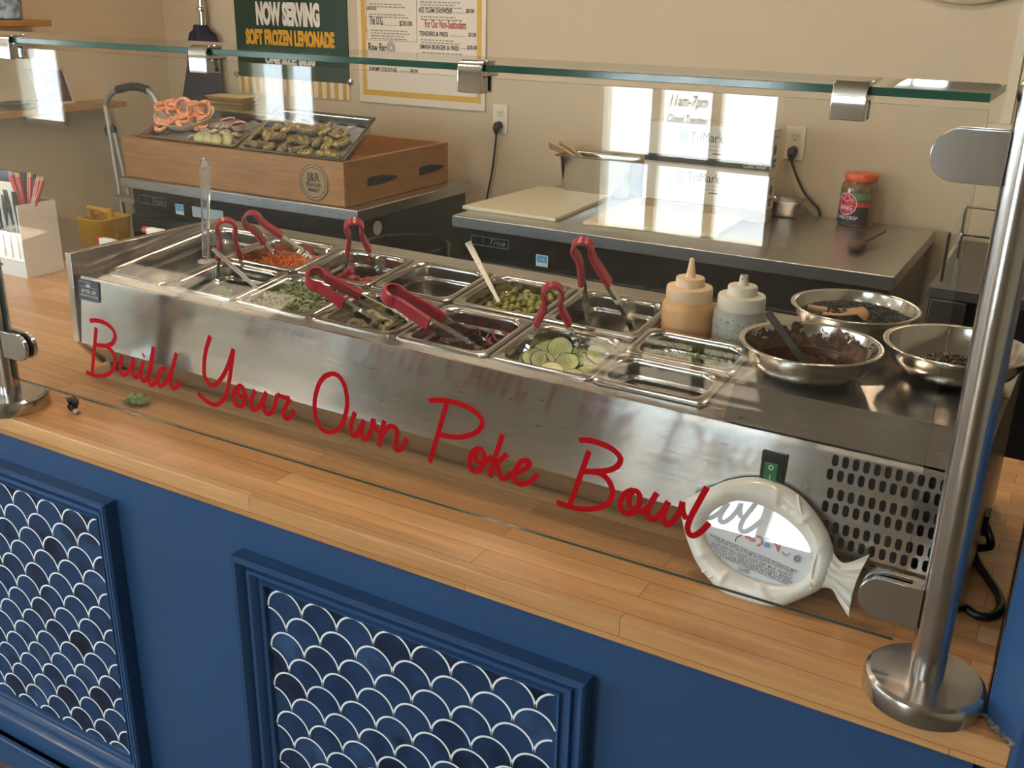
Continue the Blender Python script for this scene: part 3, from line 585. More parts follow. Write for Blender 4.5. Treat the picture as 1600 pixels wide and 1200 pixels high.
def disc(r, th, mats, name, rim=None):
    mb = MB(); k = 18; wob = [1+random.uniform(-.04, .04) for _ in range(k)]
    def lp(s, z): return [V((math.cos(6.2832*i/k)*r*s*wob[i], math.sin(6.2832*i/k)*r*s*wob[i], z)) for i in range(k)]
    mb.loops([lp(.93, -th/2), lp(1, -th/2), lp(1, th/2), lp(.93, th/2)], 1)
    mb.loops([lp(.93, th/2), lp(.5, th/2+.0003), ], 0); mb.loops([lp(.5, th/2+.0003), lp(.06, th/2+.0002)], 2, False, True); mb.loops([lp(.93, -th/2), lp(.3, -th/2)], 0, False, True)
    return mb.build(name, mats, smooth=40)
pk = disc(.017, .004, [ptn[0], ptn[1], P('pickle core', '#6f6a3e', .35)], 'pickled_slice')
for i in range(20):
    o = pk if i == 0 else pk.copy()
    if i: COL.objects.link(o)
    o.matrix_world = Mx.Translation(inpan(2, 0, random.uniform(-.046, .046), random.uniform(-.036, .036), -.037+.0006*i))@PANM@rot3()@Mx.Scale(random.uniform(.7, 1.15), 4)
    tag(o, 'pale olive pickled slice in the front pan under tongs', 'pickle', 'pickled slices in the front pan')
mb = MB(); mb.box((-.056, -.046, -.095), (.056, .046, -.052), 0, Mx.Translation(inpan(4, 0, 0, 0, 0))@PANM); tag(mb.build('cucumber_bed', P('cucumber shade', '#5f7338', .5)), 'deeper cucumber layer under the slices', 'cucumber', None, 'stuff')
cuc = disc(.0255, .0045, [P('cucumber flesh', '#c9cf8e', .35, 0, .12, 80), P('cucumber skin', '#24451b', .35), P('cucumber seeds', '#bfc684', .3, 0, .25, 300)], 'cucumber_slice')
spots = [(835, 560, 60), (850, 545, 50), (867, 556, 40), (880, 540, 55), (893, 535, 35), (917, 536, 20), (900, 555, 10), (925, 548, 15), (885, 568, 20), (935, 555, 30), (872, 572, 5), (903, 577, 5), (875, 545, 70), (848, 565, 60), (912, 566, 15), (828, 548, 65), (858, 535, 60), (893, 562, 8), (822, 565, 65), (842, 575, 45), (860, 582, 25), (890, 588, 5), (918, 585, 10), (930, 570, 20), (868, 527, 60), (945, 545, 30), (838, 538, 70), (905, 545, 25)]
for i, (x, y, tl) in enumerate(spots):
    o = cuc if i == 0 else cuc.copy()
    if i: COL.objects.link(o)
    c = pxh(x, y, -.024-.012*((i*5) % 4)/3); c = c+PN*(.0)
    nd = (PN+V((.55, -.75, 0))*(tl/70)*(1 if x > 850 else .8)+V((random.uniform(-.3, .3), random.uniform(-.3, .3), 0))).normalized()
    o.matrix_world = Mx.Translation(c)@nd.to_track_quat('Z', 'Y').to_matrix().to_4x4()@Mx.Scale(.82, 4)
    tag(o, 'sliced cucumber round with dark green rind in the full pan', 'cucumber', 'cucumber slices in the full pan')
o = cuc.copy(); COL.objects.link(o); o.matrix_world = Mx.Translation(pxh(962, 511, -.092))@PANM@Mx.Scale(.8, 4); tag(o, 'single cucumber slice alone in a back pan', 'cucumber')
du = P('raw fish red', '#a5202a', .3, 0, .2, 80); dm = MB(); dm.loops([[p for p in rrect(.018*s, .016*s, .004, z, 2)] for s, z in ((.7, -.007), (1, -.004), (1, .004), (.7, .007))], 0, True, True); dm = dm.build('fish_cube', du, smooth=50)
for i in range(22):
    o = dm if i == 0 else dm.copy()
    if i: COL.objects.link(o)
    o.matrix_world = Mx.Translation(inpan(1, 1, random.uniform(-.048, .048), random.uniform(-.040, .030), -.040+.010*random.random()+(.010 if i > 14 else 0)))@PANM@rot3()@Mx.Scale(random.uniform(.8, 1.3), 4)
    tag(o, 'red diced fish cube in the back pan', 'fish', 'red fish cubes in the back pan')
ed = [P('edamame %d' % i, c, .3, 0, .15, 60) for i, c in enumerate(('#8a8338', '#79742e', '#989045'))]
mb = MB(); mb.box((-.058, -.048, -.095), (.058, .048, -.024), 0, Mx.Translation(inpan(3, 1, 0, 0, 0))@PANM); tag(mb.build('edamame_bed', ed[1]), 'deeper layer of edamame under the visible beans', 'beans', None, 'stuff')
bean = []
for mm in ed: bean.append(MB().ball((0, 0, 0), (.0078, .0056, .0050), 12).build('edamame_bean', mm, smooth=80))
n = 0
for layer in range(2):
    for iy in range(9):
        for ix in range(10):
            x = -.057+ix*.0126+(iy % 2)*.006+random.uniform(-.002, .002); y = -.048+iy*.0120+random.uniform(-.002, .002)
            if abs(x) > .060 or abs(y) > .050: continue
            if layer and (random.random() < .35 or x < -.03): continue
            h = -.020+layer*.009+.006*(x/.06)+random.uniform(-.002, .002)
            o = bean[n % 3] if n < 3 else bean[n % 3].copy()
            if n >= 3: COL.objects.link(o)
            o.matrix_world = Mx.Translation(inpan(3, 1, x, y, h))@PANM@rot3(); n += 1
            tag(o, 'olive green shelled edamame bean in the heaped pan', 'bean', 'edamame beans in the pan')
mb = MB(); rnd = random.Random(5); o9 = lambda x, y, h, v=.1545: PP(PW*6.5+x, v+y, h)
for i in range(110):
    x, y = rnd.uniform(-.035, .055), rnd.uniform(-.024, .024); a = rnd.uniform(0, 6.3); l = rnd.uniform(.012, .03)
    mb.tube([o9(x, y, -.048), o9(x+l*.4*math.cos(a), y+l*.3*math.sin(a), -.026), o9(max(-.06, min(.06, x+l*math.cos(a))), y+l*.4*math.sin(a), -.022+l*.45)], .0006, 5, 0)
    M = Mx.Translation(o9(x, y, -.026+rnd.uniform(-.006, .006)))@rot3(); s = rnd.uniform(.005, .009); mb.add([M@V(p) for p in ((-s, 0, 0), (0, s*.6, .001), (s, 0, 0), (0, -s*.6, .001))], [(0, 1, 2, 3)], 1)
for x0, y0, x1, y1 in ((1006, 548, 1010, 561), (1142, 550, 1140, 566), (1074, 545, 1078, 563), (1090, 535, 1088, 553)): mb.tube([pxh(x0, y0, -.02), pxh(x1, y1, -.045)], .0006, 5, 2)
tag(mb.build('microgreens', [P('stem green', '#9aa766', .5), grn, P('stem pale', '#c9cda0', .5)]), 'tangle of small green microgreens in the narrow pan', 'microgreens', None, 'stuff')
tag(leaf(Mx.Translation(o9(.03, .0, -.058, .0475))@PANM, .03, dkg, 'herb_leaf'), 'one dark green leaf in the narrow front pan', 'leaf')
# ------------------------------------------------------------------ spoons
def flat_handle(name, pts, w, th, nr, m, label, cat, bowl=None):
    t = empty(name, pts[-1], label, cat)
    MB().strip(smooth_path(pts, 5), nr, [w[0]+(w[1]-w[0])*i/((len(pts)-1)*5) for i in range((len(pts)-1)*5+1)], th).build('handle', m, t, bevel=.0006)
    if bowl: MB().ball(pts[-1]+bowl[0], bowl[1], 16, 0, bowl[2] if len(bowl) > 2 else None).build('bowl', m, t, smooth=80)
view = lambda p: (CAM-p).normalized()
a = pxv(731, 378, .25); b = pxh(785, 483, -.030); d = (b-a).normalized(); sidev = d.cross(view(a)).normalized()
flat_handle('serving_spoon', [a, a.lerp(b, .3), a.lerp(b, .65), b], (.0125, .0060), .0016, sidev, ST_TOP(), 'steel spoon handle standing in the edamame beans', 'spoon', (V((0, 0, -.012)), (.016, .011, .004)))
a = pxh(332, 388, .055); b = pxh(432, 478, -.022); sidev = (b-a).normalized().cross(view(a)).normalized()
flat_handle('serving_spoon', [a, a.lerp(b, .4), b], (.0075, .0065), .0016, sidev, ST_TOP(), 'steel spoon handle leaning in the pale green shredded salad', 'spoon', (V((.006, 0, -.012)), (.014, .011, .004)))
# clear plastic spoon standing in the long empty pan
a = pxv(320, 247, .19); b = pxv(322, 402, .19); ac = P('clear acrylic', (.97, .96, .95), .05, trans=.92); t = empty('acrylic_spoon', b, 'tall clear plastic spoon standing in the long empty pan', 'spoon')
sidev = V((1, 0, 0)); ps = [a.lerp(b, f) for f in (0, .04, .10, .3, .38, .42, .7, 1)]
MB().strip(ps, sidev, [.011, .0235, .0265, .0240, .0225, .0205, .0180, .0165], .0075).build('handle', ac, t, bevel=.002)
MB().lathe([(.0028, -.004), (.0045, -.0042), (.0045, .0042), (.0028, .004), (.0028, -.004)], a.lerp(b, .10), 16, 0, Mx.Rotation(math.pi/2, 4, 'X')).build('hole_rim', ac, t)
MB().ball(b+V((0, 0, -.008)), (.017, .020, .006), 16).build('bowl', ac, t, smooth=80)
# ------------------------------------------------------------------ squeeze bottles
def bottle(u, sauce, capm, label, tip, dots=False):
    c = UL(u, .262, .150); t = empty('squeeze_bottle', c, label, 'squeeze bottle', 'squeeze bottles')
    MB().lathe([(.037, 0), (.0415, .004), (.0418, .010), (.0418, .108), (.0405, .116), (.036, .122), (.0335, .124)], c, 40).build('body', sauce, t, smooth=60)
    cp = MB().lathe([(.0365, .1215), (.0372, .123), (.0372, .140), (.0360, .143), (.024, .145), (.0232, .147), (.0232, .156), (.022, .158), (.009, .159), (.0075, .162)]+([(.0035, .188), (.0022, .189), (.0001, .189)] if tip else [(.0062, .172), (.0058, .1745), (.0001, .1745)]), c, 40).build('cap', capm, t, smooth=50)
    if not tip: MB().lathe([(.0001, .1747), (.0036, .1747)], c, 16).box((-.001, -.0066, .166), (.0012, -.0060, .171), 0, Mx.Translation(c)).build('clogged_tip', BLACK(), cp)
    if dots:
        mb = MB(); rnd = random.Random(3)
        for i in range(70):
            a = rnd.uniform(3.4, 6.1); z = rnd.uniform(.03, .112); M = Mx.Translation(c+V((math.cos(a)*.0419, math.sin(a)*.0419, z)))@Mx.Rotation(a, 4, 'Z')@Mx.Rotation(rnd.uniform(-1, 1), 4, 'X')
            mb.ball((0, 0, 0), (.0003, .0007, .0015), 6, rnd.choice((0, 0, 1)), M)
        mb.build('sauce_specks', [BLACK(), WHITE()], t)
bottle(1.112, P('orange mayo', '#e0ab72', .35, sss=.15), P('peach cap', '#ecc9a2', .4, sss=.2), 'squeeze bottle of orange spicy mayo with pointed tip', True)
bottle(1.199, P('cloudy sauce', '#a3a296', .3, sss=.1, var=.06, scale=40), P('milky cap', '#dcd3bf', .4, sss=.2), 'squeeze bottle of grey sesame sauce with blunt clogged tip', False, True)
# ------------------------------------------------------------------ mixing bowls
def bowl(c, label, h=.046, R=.095):
    prof = [(.046, .0006), (.062, .004), (.076, .015), (.085, .030), (.0885, h-.002), (.0935, h+.0005), (R, h), (R+.0003, h-.0012), (.0935, h-.0013), (.0895, h-.004)]
    inner = [(.0001, .002), (.044, .002), (.061, .0055), (.0748, .016), (.0838, .0305), (.0875, h-.001), (.0885, h-.0015)]
    outer = [(.0885, h-.0015), (.0935, h+.0006), (R, h), (R+.0004, h-.0012), (.0935, h-.0012), (.0893, h-.004), (.0852, .029), (.0763, .0145), (.0622, .0035), (.046, 0), (.0001, 0)]
    mb = MB().lathe(inner+outer, c, 64); return tag(mb.build('mixing_bowl', steel('bowl steel', (.66, .63, .58), .16, (3, 3, 60), 0, False, .03), smooth=60), label, 'bowl', 'steel mixing bowls')
BZ = .2475
bA, bB, bC = V((1.357, .058, BZ)), V((1.369, .275, BZ)), V((1.529, .158, BZ))
bowl(bA, 'steel bowl of dark brown sauce with a black spoon')
bowl(bB, 'steel bowl of black seaweed flakes behind the sauce bowl'); bowl(bC, 'steel bowl with a little black sesame beside the post')
sc = P('soy sauce dark', '#35130a', .06); tag(MB().lathe([(.0001, .0155), (.0742, .0155), (.0744, .015)], bA, 48).build('sauce', sc), 'dark brown sauce pool in the front bowl', 'sauce')
mb = MB(); rnd = random.Random(8)        # dried sauce smears on the inside wall
def wallpt(a, z): 
    prof = [(.061, .0055), (.0748, .016), (.0838, .0305), (.0875, .045)]
    for (r0, z0), (r1, z1) in zip(prof, prof[1:]):
        if z <= z1: r = r0+(r1-r0)*(z-z0)/(z1-z0); return V((math.cos(a)*(r-.0006), math.sin(a)*(r-.0006), z))
    return V((math.cos(a)*.087, math.sin(a)*.087, z))
N_ = 300
for i in range(N_):
    a0 = 2*math.pi*i/N_; a1 = a0+2*math.pi/N_
    def topz(a): return .034+.009*math.sin(a-.35)+.003*math.sin(a*7)+.002*math.sin(a*19+1)+.0015*math.sin(a*43)
    z0 = .0145; r = 16
    for k in range(r):
        f0, f1 = k/r, (k+1)/r
        if noise.noise(V((math.cos(a0)*5.5, math.sin(a0)*5.5, f0*2.2)))*.8+noise.noise(V((math.cos(a0)*17, math.sin(a0)*17, f0*7)))*.5 < -.85+.85*f0: continue
        mb.add([bA+wallpt(a0, z0+(topz(a0)-z0)*f0), bA+wallpt(a1, z0+(topz(a1)-z0)*f0), bA+wallpt(a1, z0+(topz(a1)-z0)*f1), bA+wallpt(a0, z0+(topz(a0)-z0)*f1)], [(0, 1, 2, 3)], 1 if noise.noise(V((math.cos(a0)*9, math.sin(a0)*9, f0*4+5))) > .1 else 0)
for i in range(60):
    a = rnd.uniform(0, 6.28); z = rnd.uniform(.024, .042); mb.ball(bA+wallpt(a, z), rnd.uniform(.0006, .0022), 6, 0)
tag(mb.build('sauce_residue', [P('dried sauce', '#3d1a0c', .3, 0, .3, 150, .4, 300), P('dried sauce light', '#6a3618', .35, 0, .3, 150)], smooth=0), 'dried brown sauce smeared round the inside of the front bowl', 'sauce', None, 'stuff')
t = empty('ladle_spoon', bA+V((.0, 0, .014)), 'black speckled plastic spoon resting in the brown sauce', 'spoon')
a = ony(1199, 487, .075); b = bA+V((-.006, -.004, .018)); bk = P('black speckled', '#1c1a19', .35, 0, .9, 900)
MB().strip(smooth_path([a, a.lerp(b, .35), a.lerp(b, .75), b+V((0, 0, .003)), b+V((.012, -.006, -.0035))], 4), (b-a).cross(view(a)).normalized(), .0105, .0032).build('handle', bk, t, bevel=.001)
MB().ball(b+V((.03, -.012, -.003)), (.024, .016, .006), 16).build('bowl', bk, t, smooth=80)
def flakes(c, z, r, n, name, m, label, s, hm=.012, off=(0, 0)):
    mb = MB(); rnd = random.Random(n); mb.lathe([(.0001, z+hm*.5), (r*.55, z+hm*.25), (r*.9, z)], c+V((off[0], off[1], 0)), 32, 0)
    for i in range(n):
        rr = r*math.sqrt(rnd.random())*.97; a = rnd.uniform(0, 6.283); h = z+hm*.6*(1-(rr/r)**2)+rnd.uniform(0, .003)
        M = Mx.Translation(c+V((off[0]+rr*math.cos(a), off[1]+rr*math.sin(a), h)))@Mx.Rotation(rnd.uniform(0, 6.3), 4, 'Z')@Mx.Rotation(rnd.uniform(-.7, .7), 4, 'X')
        if s > .002: mb.box((-s*rnd.uniform(.4, 1.2), -s*.5, -.0004), (s*rnd.uniform(.4, 1.2), s*.5, .0004), rnd.randrange(len(m)), M)
        else: mb.ball((0, 0, 0), (s*1.3, s*.8, s*.6), 6, rnd.randrange(len(m)), M)
    return tag(mb.build(name, m, smooth=60), label, 'seasoning', None, 'stuff')
fk = [P('nori flake', '#1d1d14', .6), P('nori flake green', '#34341f', .6), P('nori black', '#100f0c', .6)]
flakes(bB, .027, .079, 1100, 'seaweed_flakes', fk, 'black crumbled seaweed flakes filling the rear bowl', .0034, .022, (0, 0))
flakes(bC, .013, .040, 520, 'sesame_seeds', [P('black sesame', '#17130f', .4), P('black sesame', '#17130f'), P('sesame tan', '#8d775a', .5)], 'black sesame seeds in the bowl beside the post', .0014, .012, (-.004, .010))
sw_ = wood('scoop wood', '#c79b6e', '#a87a4e', 'X', None, .5); t = empty('wooden_scoop', bB+V((-.02, -.01, .03)), 'pale wooden scoop lying in the seaweed flakes', 'scoop')
MB().loops([[ony(x, y, bB.y-.02)+V((0, dy, dz)) for (x, y), dz in (((1290, 484), 0), ((1318, 488), .002), ((1345, 486), .003), ((1366, 500), 0))] for dy, dz in ((-.024, -.002), (-.012, .004), (.004, .005), (.016, .001))], 0, closed=False).build('blade', sw_, t, smooth=60).modifiers.new('thick', 'SOLIDIFY').thickness = .003
MB().tube([ony(1292, 486, bB.y-.024), ony(1262, 480, bB.y-.028)], [.006, .0045], 8).build('handle', sw_, t)
# ================================================================== FISH SHAPED SIGN
fp = [onz(1205, 948, .003), UL(1.332, -.066, .137)]
fo = V((1.392, -.137, .003)); upd = (V((1.392, -.075, .140))-fo).normalized(); fn = V((1, 0, 0)).cross(upd).normalized()   # faces the camera side
if fn.y > 0: fn = -fn
def fpx(x, y, h=0): return onpl(1000+x/4, 680+y/4, fo, fn)+fn*h
fish = empty('fish_sign', fo, 'white ceramic fish shaped sign frame leaning on the rail', 'sign')
OUT = [(255,420),(300,385),(430,330),(540,285),(680,262),(800,275),(900,310),(1000,375),(1080,460),(1150,560),(1195,660),(1215,760),(1200,860),(1140,950),(1080,990),(980,1035),(880,1070),(780,1070),(640,1035),(520,985),(430,900),(350,790),(290,640),(262,520)]
INN = [(410,590),(430,510),(500,450),(600,412),(720,425),(850,480),(960,560),(1040,650),(1075,740),(1070,830),(1020,905),(920,940),(800,925),(680,885),(560,820),(460,720),(415,640)]
cxy = (745, 680)
def polar(poly, n):
    out = []; sm = smooth_path([V((x, y, 0)) for x, y in poly], 8, True)
    for i in range(n):
        a = 2*math.pi*i/n; dx, dy = math.cos(a), math.sin(a); best = 0
        for p, q in zip(sm, sm[1:]+sm[:1]):
            ax_, ay_, bx_, by_ = p.x-cxy[0], p.y-cxy[1], q.x-cxy[0], q.y-cxy[1]; ex, ey = bx_-ax_, by_-ay_; den = dx*ey-dy*ex
            if abs(den) < 1e-9: continue
            tt = (ax_*ey-ay_*ex)/den; ss = (ax_*dy-ay_*dx)/den
            if -1e-6 <= ss <= 1+1e-6 and tt > best: best = tt
        out.append((cxy[0]+dx*best, cxy[1]+dy*best))
    return out
NO = 144; po, pi_ = polar(OUT, NO), polar(INN, NO); cer = P('white ceramic', '#e9e5da', .28, 0, .03, 30, .12, 40, coat=.3)
mb = MB(); L = []
for f, h in ((-.10, .0015), (0, .0015), (.0, .006), (.06, .009), (.22, .0125), (.45, .0145), (.68, .013), (.86, .009), (.96, .004), (1.0, .0), (.97, -.003), (.5, -.004), (-.10, -.004)):
    l = []
    for i in range(NO):
        a = 2*math.pi*i/NO; x = pi_[i][0]+(po[i][0]-pi_[i][0])*f; y = pi_[i][1]+(po[i][1]-pi_[i][1])*f; hh = h
        if .1 < f < .95: # raised wavy fin ridges across the rim
            s = math.sin(9*a+1.6*math.sin(2*a)+f*1.5); hh += .0042*max(0, s)**8*math.sin(math.pi*f)-.0008*max(0, -s)**4
        l.append(fpx(x, y, hh))
    L.append(l)
mb.loops(L)
# tail fan
UP = [(1100,560),(1180,680),(1230,765),(1275,798),(1345,783),(1437,742)]; LO = [(1040,960),(1120,955),(1165,952),(1205,970),(1240,1035),(1305,1138)]
up_, lo_ = smooth_path([V((x, y, 0)) for x, y in UP], 4), smooth_path([V((x, y, 0)) for x, y in LO], 4); K = 22; T_ = []; Bk = []
for i, (u, l) in enumerate(zip(up_, lo_)):
    r1, r2 = [], []; e = i/(len(up_)-1)
    for k in range(K+1):
        s = k/K; p = u.lerp(l, s); p.x += 4*30*e*e*.35*math.sin(math.pi*s)*-.6; dome = .011*math.sin(math.pi*min(max(s, .02), .98))**.5*(1-.45*e); rid = .0022*e*math.cos(s*math.pi*9)
        r1.append(fpx(p.x, p.y, dome+rid)); r2.append(fpx(p.x, p.y, -.003))
    T_.append(r1); Bk.append(r2)
for i in range(len(T_)-1):
    for k in range(K): mb.add([T_[i][k], T_[i+1][k], T_[i+1][k+1], T_[i][k+1]], [(0, 1, 2, 3)]); mb.add([Bk[i][k], Bk[i+1][k], Bk[i+1][k+1], Bk[i][k+1]], [(3, 2, 1, 0)])
    mb.add([T_[i][0], T_[i+1][0], Bk[i+1][0], Bk[i][0]], [(0, 1, 2, 3)]); mb.add([T_[i][K], T_[i+1][K], Bk[i+1][K], Bk[i][K]], [(3, 2, 1, 0)])
for k in range(K): mb.add([T_[-1][k], T_[-1][k+1], Bk[-1][k+1], Bk[-1][k]], [(0, 1, 2, 3)])
# eye and mouth relief
mb.tube(smooth_path([fpx(x, y, .0125) for x, y in ((1000, 375), (1015, 470), (1060, 560), (1110, 640), (1120, 720), (1090, 830), (1080, 960))], 5), .0022, 8)
mb.tube(smooth_path([fpx(x, y, .0100) for x, y in ((362, 650), (375, 720), (412, 760), (432, 800), (425, 840), (400, 850))], 5), .0018, 8)
mb.tube(smooth_path([fpx(x, y, .0115) for x, y in ((440, 885), (490, 870), (525, 830))], 5), .0016, 8)
mb.build('frame', cer, fish, smooth=50)
mb = MB(); ring = [fpx(*p, .0030) for p in polar([(cxy[0]+(x-cxy[0])*1.04, cxy[1]+(y-cxy[1])*1.04) for x, y in INN], 64)]; mb.add(ring, [tuple(range(64))]); pr = mb.build('card', P('notice paper', '#f4f3f6', .6), fish, smooth=0)
tx = (fpx(985, 862)-fpx(441, 628)).normalized(); ty = fn.cross(tx)
if ty.z < 0: ty = -ty
def ft(s_, p0, p1, mb, hgt):
    tm_ = MB(); text_mesh(s_, Mx.Identity(4), hgt, tm_, 0, 'LEFT', 1, 0, .02, .0001, 1.15); w0 = min(p.x for p in tm_.v); w1 = max(p.x for p in tm_.v); A_, B_ = fpx(*p0, .0034), fpx(*p1, .0034); k = (B_-A_).length/(w1-w0); fr_ = frame(A_, B_-A_, ty); mb.add([fr_@V(((p.x-w0)*k, p.y, p.z)) for p in tm_.v], tm_.f, 0)
mb = MB()
for s_, p0, p1 in (('PLEASE BE ADVISED THAT ANY OF OUR PRODUCTS MAY', (441, 628), (985, 862)), ('CONTAIN OR HAVE COME IN CONTACT WITH FOOD', (466, 657), (958, 868)), ('ALLERGENS INCLUDING EGGS, FISH, MILK, PEANUTS,', (446, 673), (958, 892)), ('SHELLFISH, SOY, TREE NUTS, AND WHEAT. BEFORE', (446, 694), (945, 908)), ('PLACING YOUR ORDER, PLEASE INFORM YOUR SERVER', (470, 726), (955, 930)), ('IF A PERSON IN YOUR PARTY HAS A FOOD ALLERGY', (500, 758), (930, 938))): ft(s_, p0, p1, mb, .0046)
ft('LLHD', (618, 842), (684, 866), mb, .0075)
for k in range(14): a = k*.449; mb.tube([fpx(988+8*math.cos(a), 772+8*math.sin(a), .0034), fpx(988+27*math.cos(a), 772+27*math.sin(a), .0034)], .0004, 4, 0)
mb.tube(smooth_path([fpx(x, y, .0034) for x, y in ((735, 690), (765, 672), (760, 640), (730, 632))], 4), [.0006]+[.0018]*11+[.0008], 6, 1)
mb.tube(smooth_path([fpx(x, y, .0034) for x, y in ((890, 728), (915, 752), (940, 735))], 4), .0012, 6, 3)
for k in (-1, 0, 1): mb.tube([fpx(868, 730, .0034), fpx(862+k*16, 672, .0034)], .0008, 5, 1)
for x, y in ((680, 640), (705, 655)): mb.ball(fpx(x, y, .0034), (.005, .0008, .003), 10, 1)
for x, y in ((800, 655), (796, 690)): mb.ball(fpx(x, y, .0034), (.0045, .0008, .004), 10, 2)
mb.tube(smooth_path([fpx(x, y, .0034) for x, y in ((600, 665), (608, 640), (640, 625))], 4), .0007, 5, 0)
mb.build('card_print', [P('notice grey', '#5c5e66', .7), P('shell pink', '#d98a8a', .7), P('wash blue', '#8aa4d8', .7), P('shell grey', '#b9b9bd', .7)], pr, smooth=0)
mb = MB(); ring = [fpx(*p, .0052) for p in polar([(cxy[0]+(x-cxy[0])*1.02, cxy[1]+(y-cxy[1])*1.02) for x, y in INN], 64)]; mb.loops([ring, [p-fn*.0012 for p in ring]], 0, True, True); mb.build('cover_glass', glass_mat('sign glass', (.98, .99, 1), .06, 0), fish, smooth=0)
# ================================================================== SMALL THINGS ON THE COUNTER
def crumple(c, a, b, m, name):
    mb = MB(); L = []
    for i in range(19):
        l = []
        for j in range(13):
            u, v = i/9-1, j/6-1; k = math.sqrt(max(0, 1-.25*(max(abs(u), abs(v))-1)**2)); w = 1+.3*noise.noise(V((u*2.5, v*2.5, 3)))
            z = .005+.009*abs(noise.noise(V((u*2.1, v*2.1, 7))))*2+.005*noise.noise(V((u*6, v*6, 1)))
            r = math.hypot(u, v); f = (max(abs(u), abs(v))/r) if r > 1e-6 else 1
            l.append(c+V((u*f*a*w, v*f*b*w+.3*u*a*noise.noise(V((u*2, 0, 2))), max(z, .0008))))
        L.append(l)
    mb.loops(L, 0, closed=False); mb.loops([[p-V((0, 0, .0007)) for p in l] for l in L], 0, closed=False); return mb.build(name, m, smooth=80)
tag(crumple(onz(213, 630, .001), .027, .019, P('lettuce green', '#7c8f52', .5, 0, .3, 90), 'lettuce_scrap'), 'crumpled green lettuce scrap lying on the counter behind the glass', 'leaf')
t = empty('lettuce_scrap', onz(115, 640, 0), 'dark purple wilted lettuce scrap on the counter in front of the glass', 'leaf'); t.name = 'wilted_lettuce'
mb = MB(); rnd = random.Random(2); c = onz(113, 634, .014); pl = P('wilted purple', '#2a0f12', .55, 0, .4, 90)
for i in range(11): 
    L = []; a = rnd.uniform(0, 6.3)
    for k in range(6):
        s = k/5; r = .016*math.sin(.4+s*2.2); p = c+V((math.cos(a+s*2.5)*.013*s+rnd.uniform(-.003, .003), math.sin(a+s*2.5)*.010*s, -.010+.022*s+rnd.uniform(-.003, .003))); L.append([p+V((math.cos(a+j)*r*.4, math.sin(a+j)*r*.4, rnd.uniform(-.002, .004)*j)) for j in (-1, -.3, .4, 1.1)])
    mb.loops(L, 0, closed=False)
mb.build('frill', pl, t, smooth=80); MB().tube([onz(112, 636, .012), onz(122, 645, .004)], [.0035, .0055], 8).build('stem', P('stalk pale', '#a59a84', .5), t)
cr = MB().tube(smooth_path([UL(1.6035, .17, .055), UL(1.618, .155, .03), onz(1522, 858, .006), onz(1528, 880, .005), onz(1545, 905, .005), onz(1561, 930, .005), onz(1563, 950, .005), onz(1550, 963, .005), onz(1528, 962, .005), onz(1508, 950, .008), UL(1.599, -.010, .012)], 8), .0058, 10, 0)
tag(cr.build('power_cord', P('black cord', '#0b0b0b', .3), smooth=60), 'thick black power cord looped on the counter right of the rail', 'cord')
tag(ub(MB().box((1.6032, .155, .040), (1.6092, .185, .070))).build('cord_clip', BLACK()), 'small black cord outlet on the right side of the rail', 'cord outlet')
# cutlery dispenser at the far left
X1 = -.744; X0 = -1.06; Y0, Y1 = .350, .464; ds = empty('cutlery_dispenser', (X1-.1, .40, 0), 'white slanted cutlery dispenser at the left of the rail', 'cutlery dispenser'); wp = WHITE()
pr_ = [V((0, Y0, 0)), V((0, Y1, 0)), V((0, Y1, .192)), V((0, Y0, .193))]
for x in (X1-.004, X0): MB().prism(pr_, (x, 0, 0), (x+.004, 0, 0)).build('side_panel', wp, ds, bevel=.0008)
MB().box((X0, Y1-.004, .004), (X1-.004, Y1, .192)).build('back_panel', wp, ds)
MB().box((X0, Y0, 0), (X1-.004, Y1-.004, .004)).build('bottom_panel', wp, ds)
fpn = MB().box((X0, Y0, .004), (X1-.004, Y0+.004, .042)).prism([V((0, Y0+.001, .043)), V((0, Y0+.018, .112)), V((0, Y0+.022, .112)), V((0, Y0+.005, .043))], (X0, 0, 0), (X1-.004, 0, 0))
for i in range(6): fpn.prism([V((X1-.02-.03*i, Y0+.0045, .050)), V((X1-.026-.03*i, Y0+.0045, .050)), V((X1-.046-.03*i, Y0+.0180, .106)), V((X1-.040-.03*i, Y0+.0180, .106))], (0, -.0035, 0), (0, .0005, 0))
fpn.build('front_panel', wp, ds); MB().box((-.853, Y0-.0008, .022), (-.842, Y0+.0001, .029)).build('printed_mark', BLACK(), ds)
tag(MB().box((-1.02, Y1-.040, .01), (-.760, Y1-.034, .262), 0, None).build('menu_booklet', P('navy booklet', '#23263f', .4), bevel=.001), 'dark navy booklet standing behind the chopsticks in the dispenser', 'booklet')
mb = MB(); L = [[V((x, Y0+.058+.012*math.sin((x+.9)*9), z)) for x in [-1.03+.02*i for i in range(12)]] for z in (.02, .235)]; mb.loops(L, 0, closed=False); o = mb.build('white_card', P('card white', '#f1ede4', .5)); o.modifiers.new('t', 'SOLIDIFY').thickness = .0012
tag(o, 'white curved card standing behind the black forks', 'card')
rs_ = P('red paper sleeve', '#b5322c', .6, 0, .1, 90); stk = P('chopstick wood', '#d9b98e', .5)
